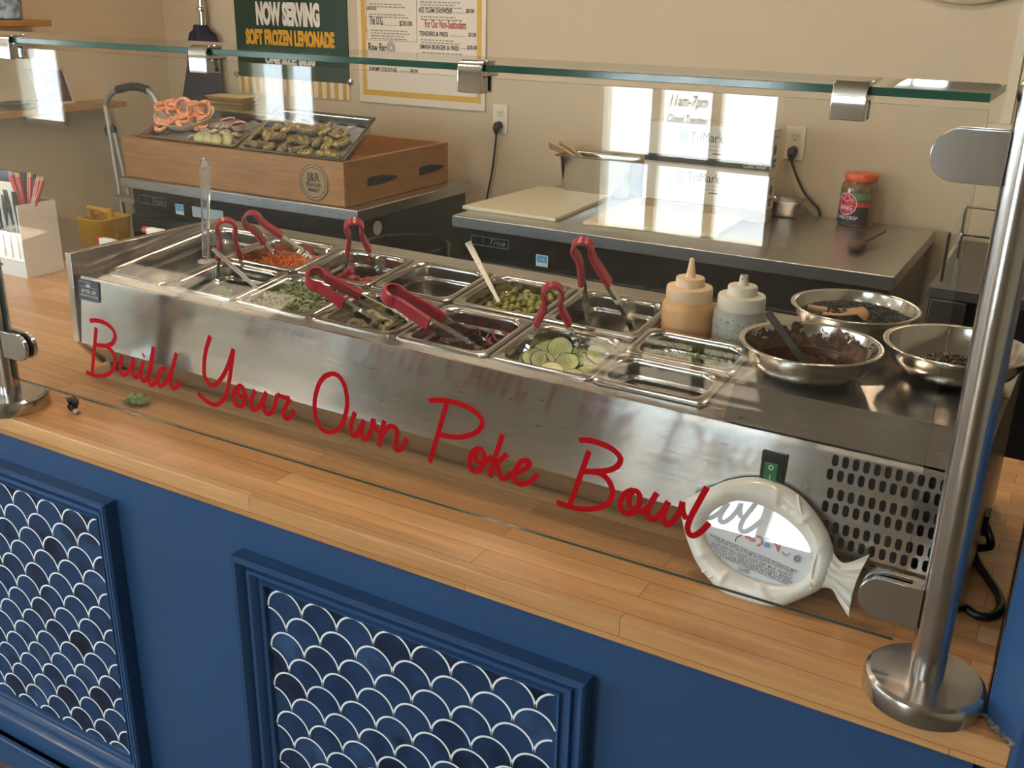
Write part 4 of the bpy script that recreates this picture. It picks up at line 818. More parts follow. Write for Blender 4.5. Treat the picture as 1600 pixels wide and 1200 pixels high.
for i, (x0, y0, x1, y1) in enumerate(((15, 270, 36, 322), (27, 272, 43, 320), (46, 272, 50, 318), (60, 279, 57, 318), (66, 279, 62, 318))):
    a, b = ony(x1, y1, .408), ony(x0, y0, .408+.004*i); b2 = a+(a-b).normalized()*.11; b2.z = max(b2.z, .03); b2.x = min(b2.x, -.772-.004*i); a = a.lerp(b2, .2)
    t = empty('chopsticks', b2, ('leftmost', 'second', 'middle', 'fourth', 'rightmost')[i]+' pair of chopsticks in a red paper sleeve standing in the dispenser', 'chopsticks', 'chopsticks in red sleeves')
    MB().strip([b2, a.lerp(b, .93)], (1, 0, 0), .0165, .006).build('paper_sleeve', rs_, t, bevel=.001)
    for s in (-.004, .004): MB().tube([b2+V((s, 0, .01)), b+V((s, 0, .004))], .0028, 6).build('stick', stk, t)
bkf = P('black plastic fork', '#101418', .22)
for i in range(8):
    x = -.772-.0215*i; c = V((x, .376+.006*(i % 3), .06)); tip = V((x+random.uniform(-.01, .008), .372+.005*(i % 2), random.uniform(.205, .226))); ax = (tip-c).normalized(); w = V((1, 0, 0))
    t = empty('plastic_fork', c, 'black plastic fork standing in the front slot of the dispenser', 'fork', 'black forks in the dispenser')
    MB().strip([c, c.lerp(tip, .5), c.lerp(tip, .68), c.lerp(tip, .78)], (1, 0, 0), [.009, .008, .017, .019], .0018).build('handle', bkf, t, bevel=.0004)
    mb = MB()
    for j in range(4): mb.strip([c.lerp(tip, .77)+w*(j-1.5)*.0052, tip+w*(j-1.5)*.0048], (1, 0, 0), [.0034, .0018], .0015)
    mb.build('tines', bkf, t)
for i, (x, y) in enumerate(((240, 361), (166, 377))):
    p = ony(x, y, .475); t = empty('spray_bottle', (p.x, p.y, 0), ('white spray bottle with a red nozzle behind the rail, nearer the fridge', 'white spray bottle with a red nozzle behind the left end of the rail')[i], 'spray bottle', 'spray bottles behind the rail')
    z = p.z; MB().lathe([(.030, 0), (.034, .004), (.034, z-.075), (.028, z-.05), (.014, z-.03), (.013, z-.014)], (p.x, p.y, 0), 24).build('bottle', WHITE(), t)
    h = MB().box((p.x-.018, p.y-.010, z-.014), (p.x+.035, p.y+.010, z+.008)).build('spray_head', WHITE(), t, bevel=.004); MB().tube([V((p.x-.034, p.y, z)), V((p.x-.017, p.y, z))], .0085, 14).build('nozzle', P('red nozzle', '#b01f2a', .35), t)
# ================================================================== BACK OF THE KITCHEN
def fridge(x0, x1, y0, y1, ztop, label, doors):
    t = empty('undercounter_fridge', ((x0+x1)/2, (y0+y1)/2, FL), label, 'fridge', 'undercounter fridges'); bk = P('fridge black', '#17191c', .3, 0, .05, 3)
    MB().box((x0+.015, y0+.05, FL+.09), (x1-.015, y1-.02, ztop-.042)).build('cabinet', bk, t, bevel=.004)
    MB().box((x0, y0, ztop-.042), (x1, y1, ztop)).build('worktop', steel('worktop steel', (.55, .54, .52), .30, (3, 50, 50), 0, False, .04), t, bevel=.003)
    MB().box((x0+.02, y0+.045, ztop-.15), (x1-.02, y0+.05, ztop-.045)).build('control_fascia', P('fascia black', '#101214', .25), t)
    n = doors; w = (x1-x0-.04)/n
    for i in range(n):
        d = MB().box((x0+.02+w*i+.004, y0+.018, FL+.12), (x0+.02+w*(i+1)-.004, y0+.049, ztop-.155)).build('door', bk, t, bevel=.004)
        MB().box((x0+.02+w*i+.03, y0+.008, ztop-.185), (x0+.02+w*(i+1)-.03, y0+.018, ztop-.165)).build('door_handle', P('handle grey', '#2b2d30', .3), d, bevel=.002)
    for x in (x0+.07, x1-.07):
        for y in (y0+.12, y1-.1): MB().tube([V((x-.015, y, FL+.045)), V((x+.015, y, FL+.045))], .045, 20).box((x-.03, y-.03, FL+.08), (x+.03, y+.03, FL+.0915)).build('caster', BLACK(), t)
    return t
def plate(t, c, w, h, yf, body='True'):
    mb = MB(); b = .0022
    for a0, a1 in (((-w/2, -h/2), (w/2, -h/2+b)), ((-w/2, h/2-b), (w/2, h/2)), ((-w/2, -h/2), (-w/2+b, h/2)), ((w/2-b, -h/2), (w/2, h/2)), ((-w*.18, -h/2), (-w*.18+b*.6, h/2))): mb.box((c.x+a0[0], yf-.0012, c.z+a0[1]), (c.x+a1[0], yf, c.z+a1[1]))
    text_mesh(body, frame(V((c.x+w*.18, yf-.001, c.z-h*.24)), (1, 0, 0), (0, 0, 1)), h*.85, mb, 0, 'CENTER', 1.25, .35, .01)
    mb.build('name_plate', P('plate grey', '#8d8f8c', .35, .6), t, smooth=0)
def sticker(t, a, b, yf, two=True):
    mb = MB().box((a.x, yf-.001, b.z), (b.x, yf, a.z), 0); w, h = b.x-a.x, a.z-b.z; c = V(((a.x+b.x)/2, yf-.0014, (a.z+b.z)/2))
    mb.box((a.x+w*.08, yf-.0016, b.z+h*.35), (b.x-w*.08, yf-.001, a.z-h*.08), 1)
    st = [c+V((w*(.14 if k % 2 == 0 else .06)*math.cos(k*math.pi/5)+w*.15, -.0006, h*(.14 if k % 2 == 0 else .06)*math.sin(k*math.pi/5)+h*.1)) for k in range(10)]; mb.add(st, [tuple(range(10))], 0)
    mb.tube([c+V((-w*.35, -.0004, h*.02)), c+V((-w*.1, -.0004, h*.2)), c+V((w*.3, -.0004, h*.05))], w*.02, 4, 0)
    mb.build('energy_sticker', [P('sticker pale', '#c8dde8', .5), P('sticker blue', '#4d9fd0', .5)], t, smooth=0)
LF = fridge(-1.875, -.632, 1.605, 2.38, -.012, 'black undercounter fridge under the wooden crate', 2)
RF = fridge(-.305, 1.205, 1.725, 2.485, -.008, 'long black undercounter fridge with cutting boards on top', 2)
yl, yr = 1.605+.045, 1.725+.045
def mid(a, b): return (a+b)/2
plate(LF, mid(ony(214, 303, yl), ony(262, 324, yl)), .16, .034, yl)
plate(RF, mid(ony(729, 366, yr), ony(802, 391, yr)), .155, .034, yr)
sticker(LF, ony(274, 318, 1.623), ony(288, 336, 1.623), 1.6225); sticker(RF, ony(838, 397, 1.743), ony(856, 418, 1.743), 1.7425)
a, b = ony(300, 322, 1.623), ony(350, 346, 1.623); MB().box((a.x, 1.6215, b.z), (b.x, 1.6228, a.z)).build('notice_sheet', P('notice pale blue', '#aebfc6', .4), LF)
a, b = ony(484, 366, 1.623), ony(560, 395, 1.623); mb = MB().box((a.x, 1.6215, b.z), (b.x-.03, 1.6228, a.z), 0)
text_mesh('True', frame(V((b.x-.12, 1.6210, a.z-.04)), (1, 0, 0), (0, 0, 1)), .05, mb, 1, 'CENTER', 1.2, .35, .01); mb.build('brand_sheet', [P('sheet white', '#c9d2d2', .4), BLACK()], LF, smooth=0)
c = onx(589, 356, -.647); MB().lathe([(.024, 0), (.026, .002), (.026, .004), (.0001, .004)], c, 28, 0, Mx.Rotation(math.pi/2, 4, 'Y')).build('lock', P('lock white', '#c9c2b5', .4), LF)
# wooden crate with trays on ice
Z0 = -.011; ck = wood('crate wood', '#b27a40', '#8a5a2b', 'X', None, .5); cky = wood('crate end wood', '#a8763f', '#86592c', 'Y', None, .5)
cx0, cx1, cy0, cy1, cz = -1.86, -.703, 1.625, 2.312, .153
crate = empty('wooden_crate', ((cx0+cx1)/2, 1.97, Z0), 'long wooden display crate holding the seafood trays', 'crate')
MB().box((cx0, cy0, Z0), (cx1, cy0+.022, cz)).build('front_board', ck, crate, bevel=.003)
MB().box((cx0, cy1-.022, Z0), (cx1, cy1, cz)).build('back_board', ck, crate, bevel=.003)
for x in (cx0, cx1-.022): 
    MB().box((x, cy0+.022, Z0), (x+.022, cy1-.022, cz)).build('end_board', cky, crate, bevel=.003)
MB().box((cx0+.022, cy0+.022, Z0), (cx1-.022, cy1-.022, .06)).build('inner_floor', ck, crate)
hd = MB()
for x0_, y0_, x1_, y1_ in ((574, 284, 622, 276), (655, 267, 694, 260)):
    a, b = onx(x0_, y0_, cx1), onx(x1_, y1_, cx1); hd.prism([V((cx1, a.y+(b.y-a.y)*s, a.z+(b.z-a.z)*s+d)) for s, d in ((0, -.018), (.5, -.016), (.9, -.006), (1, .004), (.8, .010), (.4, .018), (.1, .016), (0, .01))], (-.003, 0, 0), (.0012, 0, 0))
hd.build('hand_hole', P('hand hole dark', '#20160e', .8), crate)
bc = ony(491, 285, cy0); bb = MB().lathe([(.0001, .0036), (.066, .0036), (.0705, .0005), (.0705, 0)], bc, 40, 0, Mx.Rotation(math.pi/2, 4, 'X')).build('round_badge', P('badge tan', '#9c7a52', .5), crate)
mb = MB(); RX = Mx.Rotation(math.pi/2, 4, 'X')
for r in (.064, .054): mb.lathe([(r, .0037), (r+.0022, .0037), (r+.0022, .0042), (r, .0042), (r, .0037)], bc, 40, 0, RX)
G = lambda x, z: frame(bc+V((x, -.0040, z)), (1, 0, 0), (0, 0, 1))
text_mesh('J&R', G(0, .004), .046, mb, 0, 'CENTER', .85, 0, .03); text_mesh('SEAFOOD', G(0, -.016), .020, mb, 0, 'CENTER', .8, 0, .02); text_mesh('MARKET', G(0, -.034), .018, mb, 0, 'CENTER', .8, 0, .02)
mb.build('badge_lettering', P('badge black', '#1d1510', .6), bb, smooth=0)
def tray(FLc, FRc, BLc, label, depth=.045):
    u, v = FRc-FLc, BLc-FLc; n = u.normalized().cross(v.normalized()).normalized(); lu, lv = u.length, v.length; u = u/lu; v = v/lv
    mb = MB(); L = []; lo = []; cc = FLc+u*lu/2+v*lv/2
    prof = ((.0, -.003, .012), (0, .0, .012), (.014, .001, .016), (.018, -.003, .02), (.0185, -.006, .02), (.0255, -depth+.010, .02), (.0265, -depth+.006, .02), (.034, -depth, .02), (.04, -depth, .016))
    for ins, z, r in prof: L.append([cc+u*p.x+v*p.y+n*z for p in rrect(lu-2*ins, lv-2*ins, r, 0, 4)])
    mb.loops(L, 0, False, True); L = []
    for ins, z, r in ((0, -.003, .012), (.018, -.005, .02), (.024, -depth, .02), (.034, -depth-.0015, .02)): L.append([cc+u*p.x+v*p.y+n*z for p in rrect(lu-2*ins, lv-2*ins, r, 0, 4)])
    mb.loops(L, 0, False, True); o = mb.build('steel_tray', ST_PAN(), smooth=45); tag(o, label, 'tray', 'steel seafood trays')
    def at(a, b, h=0): return FLc+u*lu*a+v*lv*b+n*(h-depth)
    M = Mx.Identity(4)
    for i in range(3): M[i][0] = u[i]; M[i][1] = v[i]; M[i][2] = n[i]
    return at, M
yf, yb = 1.622, 1.96
at2, M2 = tray(ony(371, 231, yf), ony(536, 252, yf), ony(432, 168, yb), 'tilted steel tray of oysters on the crate')
at1, M1 = tray(ony(217, 211, yf), ony(364, 230, yf), ony(290, 163, yb), 'tilted steel tray of shrimp and clams at the crate left end')
ice = P('crushed ice', '#8d8a84', .3, 0, .3, 70, .8, 90)
for at, nm in ((at1, 'ice under the shrimp and clams'), (at2, 'ice under the oysters')):
    mb = MB(); L = []
    for j in range(9): L.append([at(.08+.84*i/14, .10+.80*j/8, .014+.006*math.sin(i*2.1+j*1.7)) for i in range(15)])
    mb.loops(L, 0, closed=False); tag(mb.build('crushed_ice', ice, smooth=0), 'grey crushed '+nm, 'ice', None, 'stuff')
def lumpy(r, seed, mats, name, flatz=.45, amp=.35, seg=14):
    rnd = random.Random(seed); mb = MB(); mb.ball((0, 0, 0), (r, r*.75, r*flatz), seg)
    ph = [rnd.uniform(0, 6.3) for _ in range(6)]
    for i, p in enumerate(mb.v):
        k = 1+amp*(math.sin(p.x/r*4+ph[0])*math.sin(p.y/r*5+ph[1])+.5*math.sin(p.x/r*9+ph[2]+p.z/r*7)); mb.v[i] = p*k
    mb.m = [1 if sum((mb.v[j].z for j in f))/len(f) > r*.16 and rnd.random() < .6 else 0 for f in mb.f]
    return mb.build(name, mats, smooth=70)
oy = [P('oyster shell', '#6d6248', .4, 0, .6, 90), P('oyster golden', '#a98a50', .3, 0, .6, 70)]
pr2 = [lumpy(.044, s, oy, 'oyster', .38, .26, 18) for s in (1, 2, 3)]
for i in range(20):
    o = pr2[i] if i < 3 else pr2[i % 3].copy()
    if i >= 3: COL.objects.link(o)
    a, b = .14+.72*((i % 7)/6)+random.uniform(-.03, .03), .16+.46*((i//7)/2)+random.uniform(-.03, .03)
    o.matrix_world = Mx.Translation(at2(a, b, .030))@M2@rot3()@Mx.Scale(random.uniform(.75, 1.1), 4); tag(o, 'golden brown oyster shell on the ice of the right tray', 'oyster', 'oysters on the right tray')
cl = [P('clam shell', '#9d8f80', .4, 0, .35, 70), P('clam cream', '#c4b596', .35, 0, .3, 70)]
pc = [lumpy(.027, s, cl, 'clam', .5, .15) for s in (5, 6)]
for i in range(17):
    o = pc[i] if i < 2 else pc[i % 2].copy()
    if i >= 2: COL.objects.link(o)
    a, b = .48+.34*((i % 6)/5)+random.uniform(-.02, .02), .20+.40*((i//6)/2)+random.uniform(-.03, .03)
    o.matrix_world = Mx.Translation(at1(a, b, .028))@M1@rot3()@Mx.Scale(random.uniform(.8, 1.1), 4); tag(o, 'grey and cream clam shell on the ice of the left tray', 'clam', 'clams on the left tray')
lm = [P('lemon flesh', '#b3a672', .35, 0, .25, 120), P('lemon rind', '#ac9a58', .4), P('lemon core', '#c2b88e', .4)]
for i, (x, y) in enumerate(((313, 217), (334, 219), (356, 222), (347, 212))):
    p = disc(.027, .018, lm, 'lemon_half'); c = at1(.60+.085*i, .13+.06*(i == 3), .038); p.matrix_world = Mx.Translation(c)@M1@Mx.Rotation(.9, 4, 'X')@Mx.Rotation(.4*i-.6, 4, 'Z'); tag(p, 'cut pale yellow lemon at the front edge of the left tray', 'lemon', 'lemon halves on the left tray')
for i, (a, b) in enumerate(((.66, .63), (.80, .55))):
    c = at1(a, b, .03); t = empty('sauce_cup', c, ('farther', 'nearer')[i]+' small paper cup of red sauce on the left tray', 'cup', 'red sauce cups'); R_ = Mx.Rotation(.25, 4, 'X')
    MB().lathe([(.020, 0), (.029, .026), (.0302, .026), (.0282, .024), (.0195, .002), (.0001, .002)], c, 24, 0, R_).build('paper_cup', P('paper cup', '#d8b3a4', .6), t); MB().lathe([(.0001, .021), (.0272, .021)], c, 24, 0, R_).build('red_sauce', P('cocktail sauce', '#7e1f1b', .25), t)
# boat of shrimp
sbc = at1(.27, .50, .062); SR = M1@Mx.Rotation(.42, 4, 'Z')@Mx.Rotation(.34, 4, 'X')
mb = MB(); mb.lathe([(.035, -.040), (.066, -.012), (.080, .024), (.082, .024), (.079, .020), (.064, -.012), (.034, -.036), (.0001, -.036)], (0, 0, 0), 32, 0, None, 1.75, .95); mb.v = [Mx.Translation(sbc)@SR@p for p in mb.v]
tag(mb.build('serving_boat', P('boat white', '#e4d8c8', .4), smooth=50), 'white oval bowl of cooked shrimp on the left tray', 'bowl')
shp = P('shrimp pink', '#e39a72', .35, 0, .3, 60, sss=.1); mb = MB(); mb.tube([V((.030*math.cos(t), .030*math.sin(t), .004*t)) for t in [i*.42 for i in range(11)]], [.004]+[.0115-.0007*i for i in range(9)]+[.002], 10); sm_ = mb.build('shrimp', shp, smooth=80)
for i in range(24):
    o = sm_ if i == 0 else sm_.copy()
    if i: COL.objects.link(o)
    o.matrix_world = Mx.Translation(sbc)@SR@Mx.Translation((-.10+.2*(i % 5)/4, -.040+.020*(i//5), .000+.007*(i//5)))@rot3(); tag(o, 'peeled pink cooked shrimp in the white oval bowl', 'shrimp', 'shrimp in the white bowl')
# bamboo boats stacked behind
for i in range(7):
    y = 2.28; a = ony(336, 178, y); b = ony(401, 182, y); z0 = Z0+.155+.017*i if False else a.z-.03+.0175*i
    mb = MB(); mb.loops([rrect(.24+d, .13+d, .03, z, 4, ((a.x+b.x)/2+.004*(i % 2), y-.02)) for d, z in ((-.03, z0), (0, z0+.0155), (-.004, z0+.0155), (-.034, z0+.0015))], 0, False, True)
    tag(mb.build('bamboo_tray', P('bamboo pale', '#d6bd86', .55, 0, .1, 30)), 'thin pale bamboo tray in the stack behind the seafood, layer %s from the bottom' % ('one', 'two', 'three', 'four', 'five', 'six', 'seven')[i], 'tray', 'stacked bamboo trays')
tag(MB().box((-1.99, 2.17, -.0119), (-1.66, 2.35, .150)).build('support_box', P('carton grey', '#77706a', .7), bevel=.004) if False else MB().box((-1.835, 2.20, .061), (-1.66, 2.285, .1905)).build('support_block', P('carton brown', '#8a7458', .7), bevel=.003), 'brown block inside the crate under the bamboo trays', 'block')
# trash bin between the fridges
t = empty('trash_bin', (-.455, 1.66, FL), 'round black trash bin with liner between the two fridges', 'trash bin'); lb = P('bin liner', '#0d0d0f', .18, 0, 0, 1, .7, 18)
MB().lathe([(.125, FL), (.150, -.13), (.146, -.13), (.121, FL+.01), (.0001, FL+.01)], (-.455, 1.66, 0), 36).build('bin_body', BLACK(), t)
MB().lathe([(.1525, -.24), (.1545, -.145), (.1555, -.118), (.150, -.112), (.143, -.118), (.138, -.20), (.11, -.45), (.0001, -.47)], (-.455, 1.66, 0), 36).build('liner', lb, t)
# cutting boards, pans, boxes on the right fridge
Zr = -.008; pb = P('cutting board', '#d9cfb2', .45)
def board(cs, label):
    z = Zr+.0135; mb = MB(); pl_ = [onz(x, y, z) for x, y in cs]; mb.prism(pl_, (0, 0, -.0133), (0, 0, 0)); tag(mb.build('cutting_board', pb, bevel=.0025), label, 'cutting board', 'white cutting boards')
board(((722, 321), (868, 341), (960, 303), (845, 290)), 'off white cutting board at the left of the fridge top')
board(((911, 345), (1120, 366), (1180, 330), (990, 308)), 'off white cutting board at the middle of the fridge top')
def hotel(c, w, d, h, label, rz=0):
    mb = MB(); L = []
    for ins, z, r in ((0, h-.004, .02), (0, h, .02), (.012, h+.001, .025), (.0155, h-.005, .03), (.0163, h-.010, .03), (.0255, .016, .03), (.0265, .011, .03), (.036, .003, .03), (.042, .003, .026)): L.append(rrect(w-2*ins, d-2*ins, r, z, 5))
    mb.loops(L, 0, False, True); L = []
    for ins, z, r in ((0, h-.004, .02), (.0135, h-.006, .025), (.0145, h-.011, .025), (.0235, .015, .03), (.0245, .009, .03), (.034, 0, .03), (.04, 0, .026)): L.append(rrect(w-2*ins, d-2*ins, r, z, 5))
    mb.loops(L, 0, False, True); M = Mx.Translation(c)@Mx.Rotation(rz, 4, 'Z'); mb.v = [M@p for p in mb.v]; return tag(mb.build('steel_pan', ST_PAN(), smooth=45), label, 'pan')
hotel(V((-.045, 2.405, Zr)), .34, .175, .152, 'deep worn steel pan with wooden paddles against the wall')
for i, (x0, y0, x1, y1) in enumerate(((858, 226, 902, 245), (874, 224, 908, 243))):
    a, b = ony(x0, y0, 2.40), ony(x1, y1, 2.40); tag(MB().strip([a, a.lerp(b, .5), b+V((.03, 0, -.03))], (0, -.5, .6), .042, .009).build('wooden_paddle', wood('paddle wood', '#d3b48a', '#bd986a', 'X', None, .6), bevel=.002), ('left', 'right')[i]+' pale wooden paddle sticking out of the deep steel pan', 'paddle', 'wooden paddles')
fb = P('box white', '#d2c9ba', .6); dk = P('box print dark', '#3a3838', .6); lg = P('box print grey', '#8d8a88', .6)
for i, (z0, z1) in enumerate(((.034, .168), (.169, .312))):
    x0, x1 = .205, .668; y0, y1 = 2.235, 2.335; t = empty('film_box', ((x0+x1)/2, 2.28, z0), ('lower white cling film box of the stacked pair', 'upper white cling film box with dark bottom stripe')[i], 'box', 'cling film boxes')
    MB().box((x0, y0, z0), (x1, y1, z1)).build('carton', fb, t, bevel=.002); mb = MB(); h = z1-z0
    text_mesh('TriMark', frame(V((.435, y0-.0008, z0+h*.60)), (1, 0, 0), (0, 0, 1)), .046, mb, 0, 'CENTER', .8); 
    mb.box((.335, y0-.0012, z0+h*.56), (.362, y0-.0002, z0+h*.84), 1); mb.box((.36, y0-.0012, z0+h*.50), (.52, y0-.0002, z0+h*.512), 1); mb.box((.42, y0-.0012, z0+h*.40), (.49, y0-.0002, z0+h*.415), 1)
    mb.box((.46, y0-.0012, z0+h*.31), (.492, y0-.0002, z0+h*.34), 0)
    E_ = lambda y, z: frame(V((x1+.0008, y, z)), (0, 1, 0), (0, 0, 1)); text_mesh('CLING', E_(2.285, z0+h*.2), .018, mb, 0); text_mesh('FILM', E_(2.285, z0+h*.08), .018, mb, 0)
    mb.box((x1, y0+.03, z0+h*.80), (x1+.0012, y0+.07, z0+h*.815), 0); mb.prism([V((x1, 2.285+.014*math.cos(a*.785), z0+h*.5+.018*math.sin(a*.785))) for a in range(8)], (0, 0, 0), (.0012, 0, 0), 0)
    mb.build('print', [dk, lg], t, smooth=0)
    if i == 1:
        s_ = MB().box((x0, y0-.0022, z0+.004), (x1, y0-.0002, z0+.030)).build('dark_stripe', P('stripe dark', '#3a3733', .5), t); mb = MB(); text_mesh('CLING WRAP', frame(V((x1-.05, y0-.0026, z0+.010)), (1, 0, 0), (0, 0, 1)), .019, mb, 0, 'CENTER', .72); mb.build('stripe_lettering', WHITE(), s_, smooth=0)
tag(MB().box((.20, 2.233, Zr), (.668, 2.335, .033)).build('carton_base', P('carton kraft', '#a08a66', .7), bevel=.002), 'flat kraft carton under the cling film boxes', 'box')
hotel(V((.690, 2.400, Zr)), .155, .105, .064, 'small shallow steel pan beside the cling film boxes', .05)
# jar of chili crisp
jc = V((.944, 2.420, Zr)); jar = empty('sauce_jar', jc, 'large jar of chili crisp with an orange lid', 'jar'); k = 1.0
MB().lathe([(.056, 0), (.0625, .005), (.0630, .012), (.0630, .128), (.060, .142), (.051, .153), (.049, .158)], jc, 40).build('glass', P('jar oil', '#7c5a3c', .12, 0, .25, 40, coat=.6), jar, smooth=60)
MB().lathe([(.0545, .155), (.056, .157), (.056, .176), (.054, .179), (.0001, .180)], jc, 40).build('lid', P('orange lid', '#e0602c', .35), jar, smooth=40)
def wrap(z0, z1, a0, a1, m, r=.0634):
    mb = MB(); n = 16; mb.loops([[jc+V((r*math.cos(math.radians(a0+(a1-a0)*i/n)), r*math.sin(math.radians(a0+(a1-a0)*i/n)), z)) for i in range(n+1)] for z in (z0, z1)], 0, closed=False); return mb
lab = wrap(.008, .070, 172, 318, 0).build('label', P('label dark', '#2e2a30', .5), jar); wrap(.070, .086, 172, 318, 0).build('label_band', P('label red', '#c23a3c', .5), lab); wrap(.095, .118, 172, 318, 0, .0632).build('seal', P('label green', '#55805c', .5), lab)
def onjar(x, z, dr=.0016):
    a = math.radians(262)+x/.064-.30; return jc+V(((.0634+dr)*math.cos(a), (.0634+dr)*math.sin(a), z))
mb = MB(); mb.add([onjar(.036*math.cos(t), .078+.040*math.sin(t), .0016) for t in [i*.2618 for i in range(24)]], [tuple(range(24))], 0); mb.v.append(onjar(0, .078, .0022)); mb.f = [(i, (i+1) % 24, 24) for i in range(24)]; mb.m = [0]*24; mb.build('round_logo', P('label magenta', '#b8234a', .5), lab, smooth=0)
mb = MB()
def jtext(s, x, z, size, sx):
    tm_ = MB(); text_mesh(s, Mx.Identity(4), size, tm_, 0, 'CENTER', sx, 0, .015, .0003); mb.add([onjar(x+p.x, z+p.y, .0024+p.z) for p in tm_.v], tm_.f)
jtext('BiNG', 0, .058, .022, .95); jtext('CHILI CRISP', .006, .026, .0165, .9)
ringp = lambda r0, r1, x, z: [mb.add([onjar(x+r*math.cos(t), z+r*math.sin(t), .0024) for t, r in ((i*.5236, r0), ((i+1)*.5236, r0), ((i+1)*.5236, r1), (i*.5236, r1))], [(0, 1, 2, 3)]) for i in range(12)]
ringp(.0365, .0385, 0, .078); ringp(.010, .0115, 0, .098); ringp(.004, .0055, -.019, .094); ringp(.004, .0055, .019, .094)
mb.build('label_print', WHITE(), lab, smooth=0)
t = empty('brown_scoop', onz(1350, 383, Zr), 'dark brown wooden scoop lying in front of the chili crisp jar', 'scoop'); bw_ = P('dark scoop wood', '#5a4334', .5)
a, b = onz(1348, 380, Zr+.018), onz(1383, 362, Zr+.03); MB().tube([a, a.lerp(b, .3), b], [.012, .009, .006], 10, 0, .5).build('handle', bw_, t); MB().ball(a+V((-.012, -.03, 0)), (.030, .045, .018), 16).build('bowl', bw_, t, smooth=80)
# outlets, plugs and cords on the wall
def outlet(x, z, label, pts, clabel):
    t = empty('wall_outlet', (x, YB, z), label, 'outlet', 'wall outlets')
    MB().box((x-.036, YB-.006, z-.060), (x+.036, YB, z+.060)).build('cover_plate', P('outlet plate', '#e3d6bd', .4), t, bevel=.002)
    for dz in (.022, -.022):
        s = MB().prism([V((x+a.x, YB-.0065, z+dz+a.y)) for a in rrect(.034, .032, .012, 0, 4)], (0, -.002, 0), (0, 0, 0)).build('socket', P('outlet white', '#d9ccb4', .4), t)
        MB().box((x-.008, YB-.0092, z+dz), (x-.006, YB-.0080, z+dz+.009)).box((x+.006, YB-.0092, z+dz), (x+.008, YB-.0080, z+dz+.008)).box((x-.002, YB-.0092, z+dz-.010), (x+.002, YB-.0080, z+dz-.006)).build('slots', BLACK(), s)
    q = V((x, YB-.010, z-.024)); t = empty('plug_cord', q, clabel, 'power cord', 'plugged wall cords')
    MB().tube([q+V((0, 0, 0)), q+V((0, -.018, -.002)), q+V((0, -.026, -.012)), q+V((0, -.024, -.034))], [.016, .018, .016, .008], 12).build('plug', P('plug black', '#191919', .4), t)
    MB().tube(smooth_path([q+V((0, -.024, -.03))]+pts, 6), .0048, 8).build('cord', P('plug black', '#191919'), t)
outlet(-.575, .237, 'white double wall outlet above the trash bin', [V((-.583, 2.49, .12)), V((-.60, 2.49, .0)), V((-.625, 2.49, -.12)), V((-.64, 2.45, -.35))], 'black cord hanging from the left wall outlet')
outlet(.674, .240, 'white double wall outlet right of the cling film boxes', [V((.70, 2.48, .135)), V((.735, 2.485, .075)), V((.77, 2.485, .04)), V((.80, 2.49, .004)), V((.81, 2.50, -.1))], 'black cord hanging from the right wall outlet')
# ------------------------------------------------------------------ posters
t = empty('lemonade_poster', (-1.70, YB, .3), 'dark green poster reading now serving soft frozen lemonade', 'poster'); x0, x1 = -2.045, -1.372
wz = lambda x, y: ony(x, y, YB-.006)
MB().box((x0, YB-.006, .335), (x1, YB-.0005, 1.1)).build('sheet', P('poster green', '#28402f', .35), t)
mb = MB(); mb.box((x0, YB-.0075, .262), (x1, YB-.001, .335), 0)
for i in range(14): mb.box((x0+.012+i*.048, YB-.0079, .262), (x0+.034+i*.048, YB-.0074, .335), 1)
mb.build('striped_border', [P('poster cream', '#e6d3b4', .5), P('poster gold', '#cf9a3a', .5)], t)
mb = MB(); pc_ = (x0+x1)/2; G = lambda x, z: frame(V((x, YB-.0068, z)), (1, 0, 0), (0, 0, 1))
def fit(s, xa, xb, z, size, mb, m, bold=.18): 
    tm_ = MB(); text_mesh(s, Mx.Identity(4), size, tm_, 0, 'LEFT', 1, 0, bold, .0004); w0 = min(p.x for p in tm_.v); w1 = max(p.x for p in tm_.v); k = (xb-xa)/(w1-w0); g_ = G(xa, z); mb.add([g_@V(((p.x-w0)*k, p.y, p.z)) for p in tm_.v], tm_.f, m)
a = wz(401, 36); b = wz(500, 38); fit('NOW SERVING', a.x, b.x, a.z, .128, mb, 0)
a = wz(385, 66); b = wz(523, 71); fit('SOFT FROZEN LEMONADE', a.x, b.x, a.z-.006, .092, mb, 1)
a = wz(415, 98); b = wz(493, 98); fit('ONE SIZE: $6.00', a.x, b.x, a.z, .052, mb, 0)
q = [wz(x, y) for x, y in ((385, 84), (394, 71), (440, 74), (505, 77), (513, 80), (524, 92), (470, 90), (400, 84))]
mb.prism([V((p.x, YB-.0066, p.z)) for p in q], (0, -.0008, 0), (0, 0, 0), 1)
for st in (((411, 84), (412, 74), (425, 72), (440, 85)), ((398, 80), (402, 71)), ((450, 88), (446, 78), (458, 76), (466, 90)), ((472, 90), (466, 78), (478, 77), (484, 90), (490, 88), (486, 79), (494, 79), (498, 90)), ((502, 80), (510, 91))):
    mb.tube(smooth_path([wz(x, y)+V((0, -.0010, 0)) for x, y in st], 5), .006, 6, 2, .25, (1, 0, .01))
mb.build('poster_lettering', [P('poster white', '#e9dfd0', .5), P('poster yellow', '#e0a32e', .5), P('poster green', '#28402f')], t, smooth=0)
mb = MB()
for x in (x0-.012, x1+.005): mb.lathe([(.012, 0), (.014, .004), (.014, .010), (.0001, .012)], (x, YB-.001, .345), 16, 0, Mx.Rotation(math.pi/2, 4, 'X'))
mb.build('standoff', CHROME(), t)
t = empty('menu_board', (-.98, YB, .3), 'white menu board with a yellow border listing dishes and prices', 'menu'); x0, x1, zb = -1.312, -.648, .262
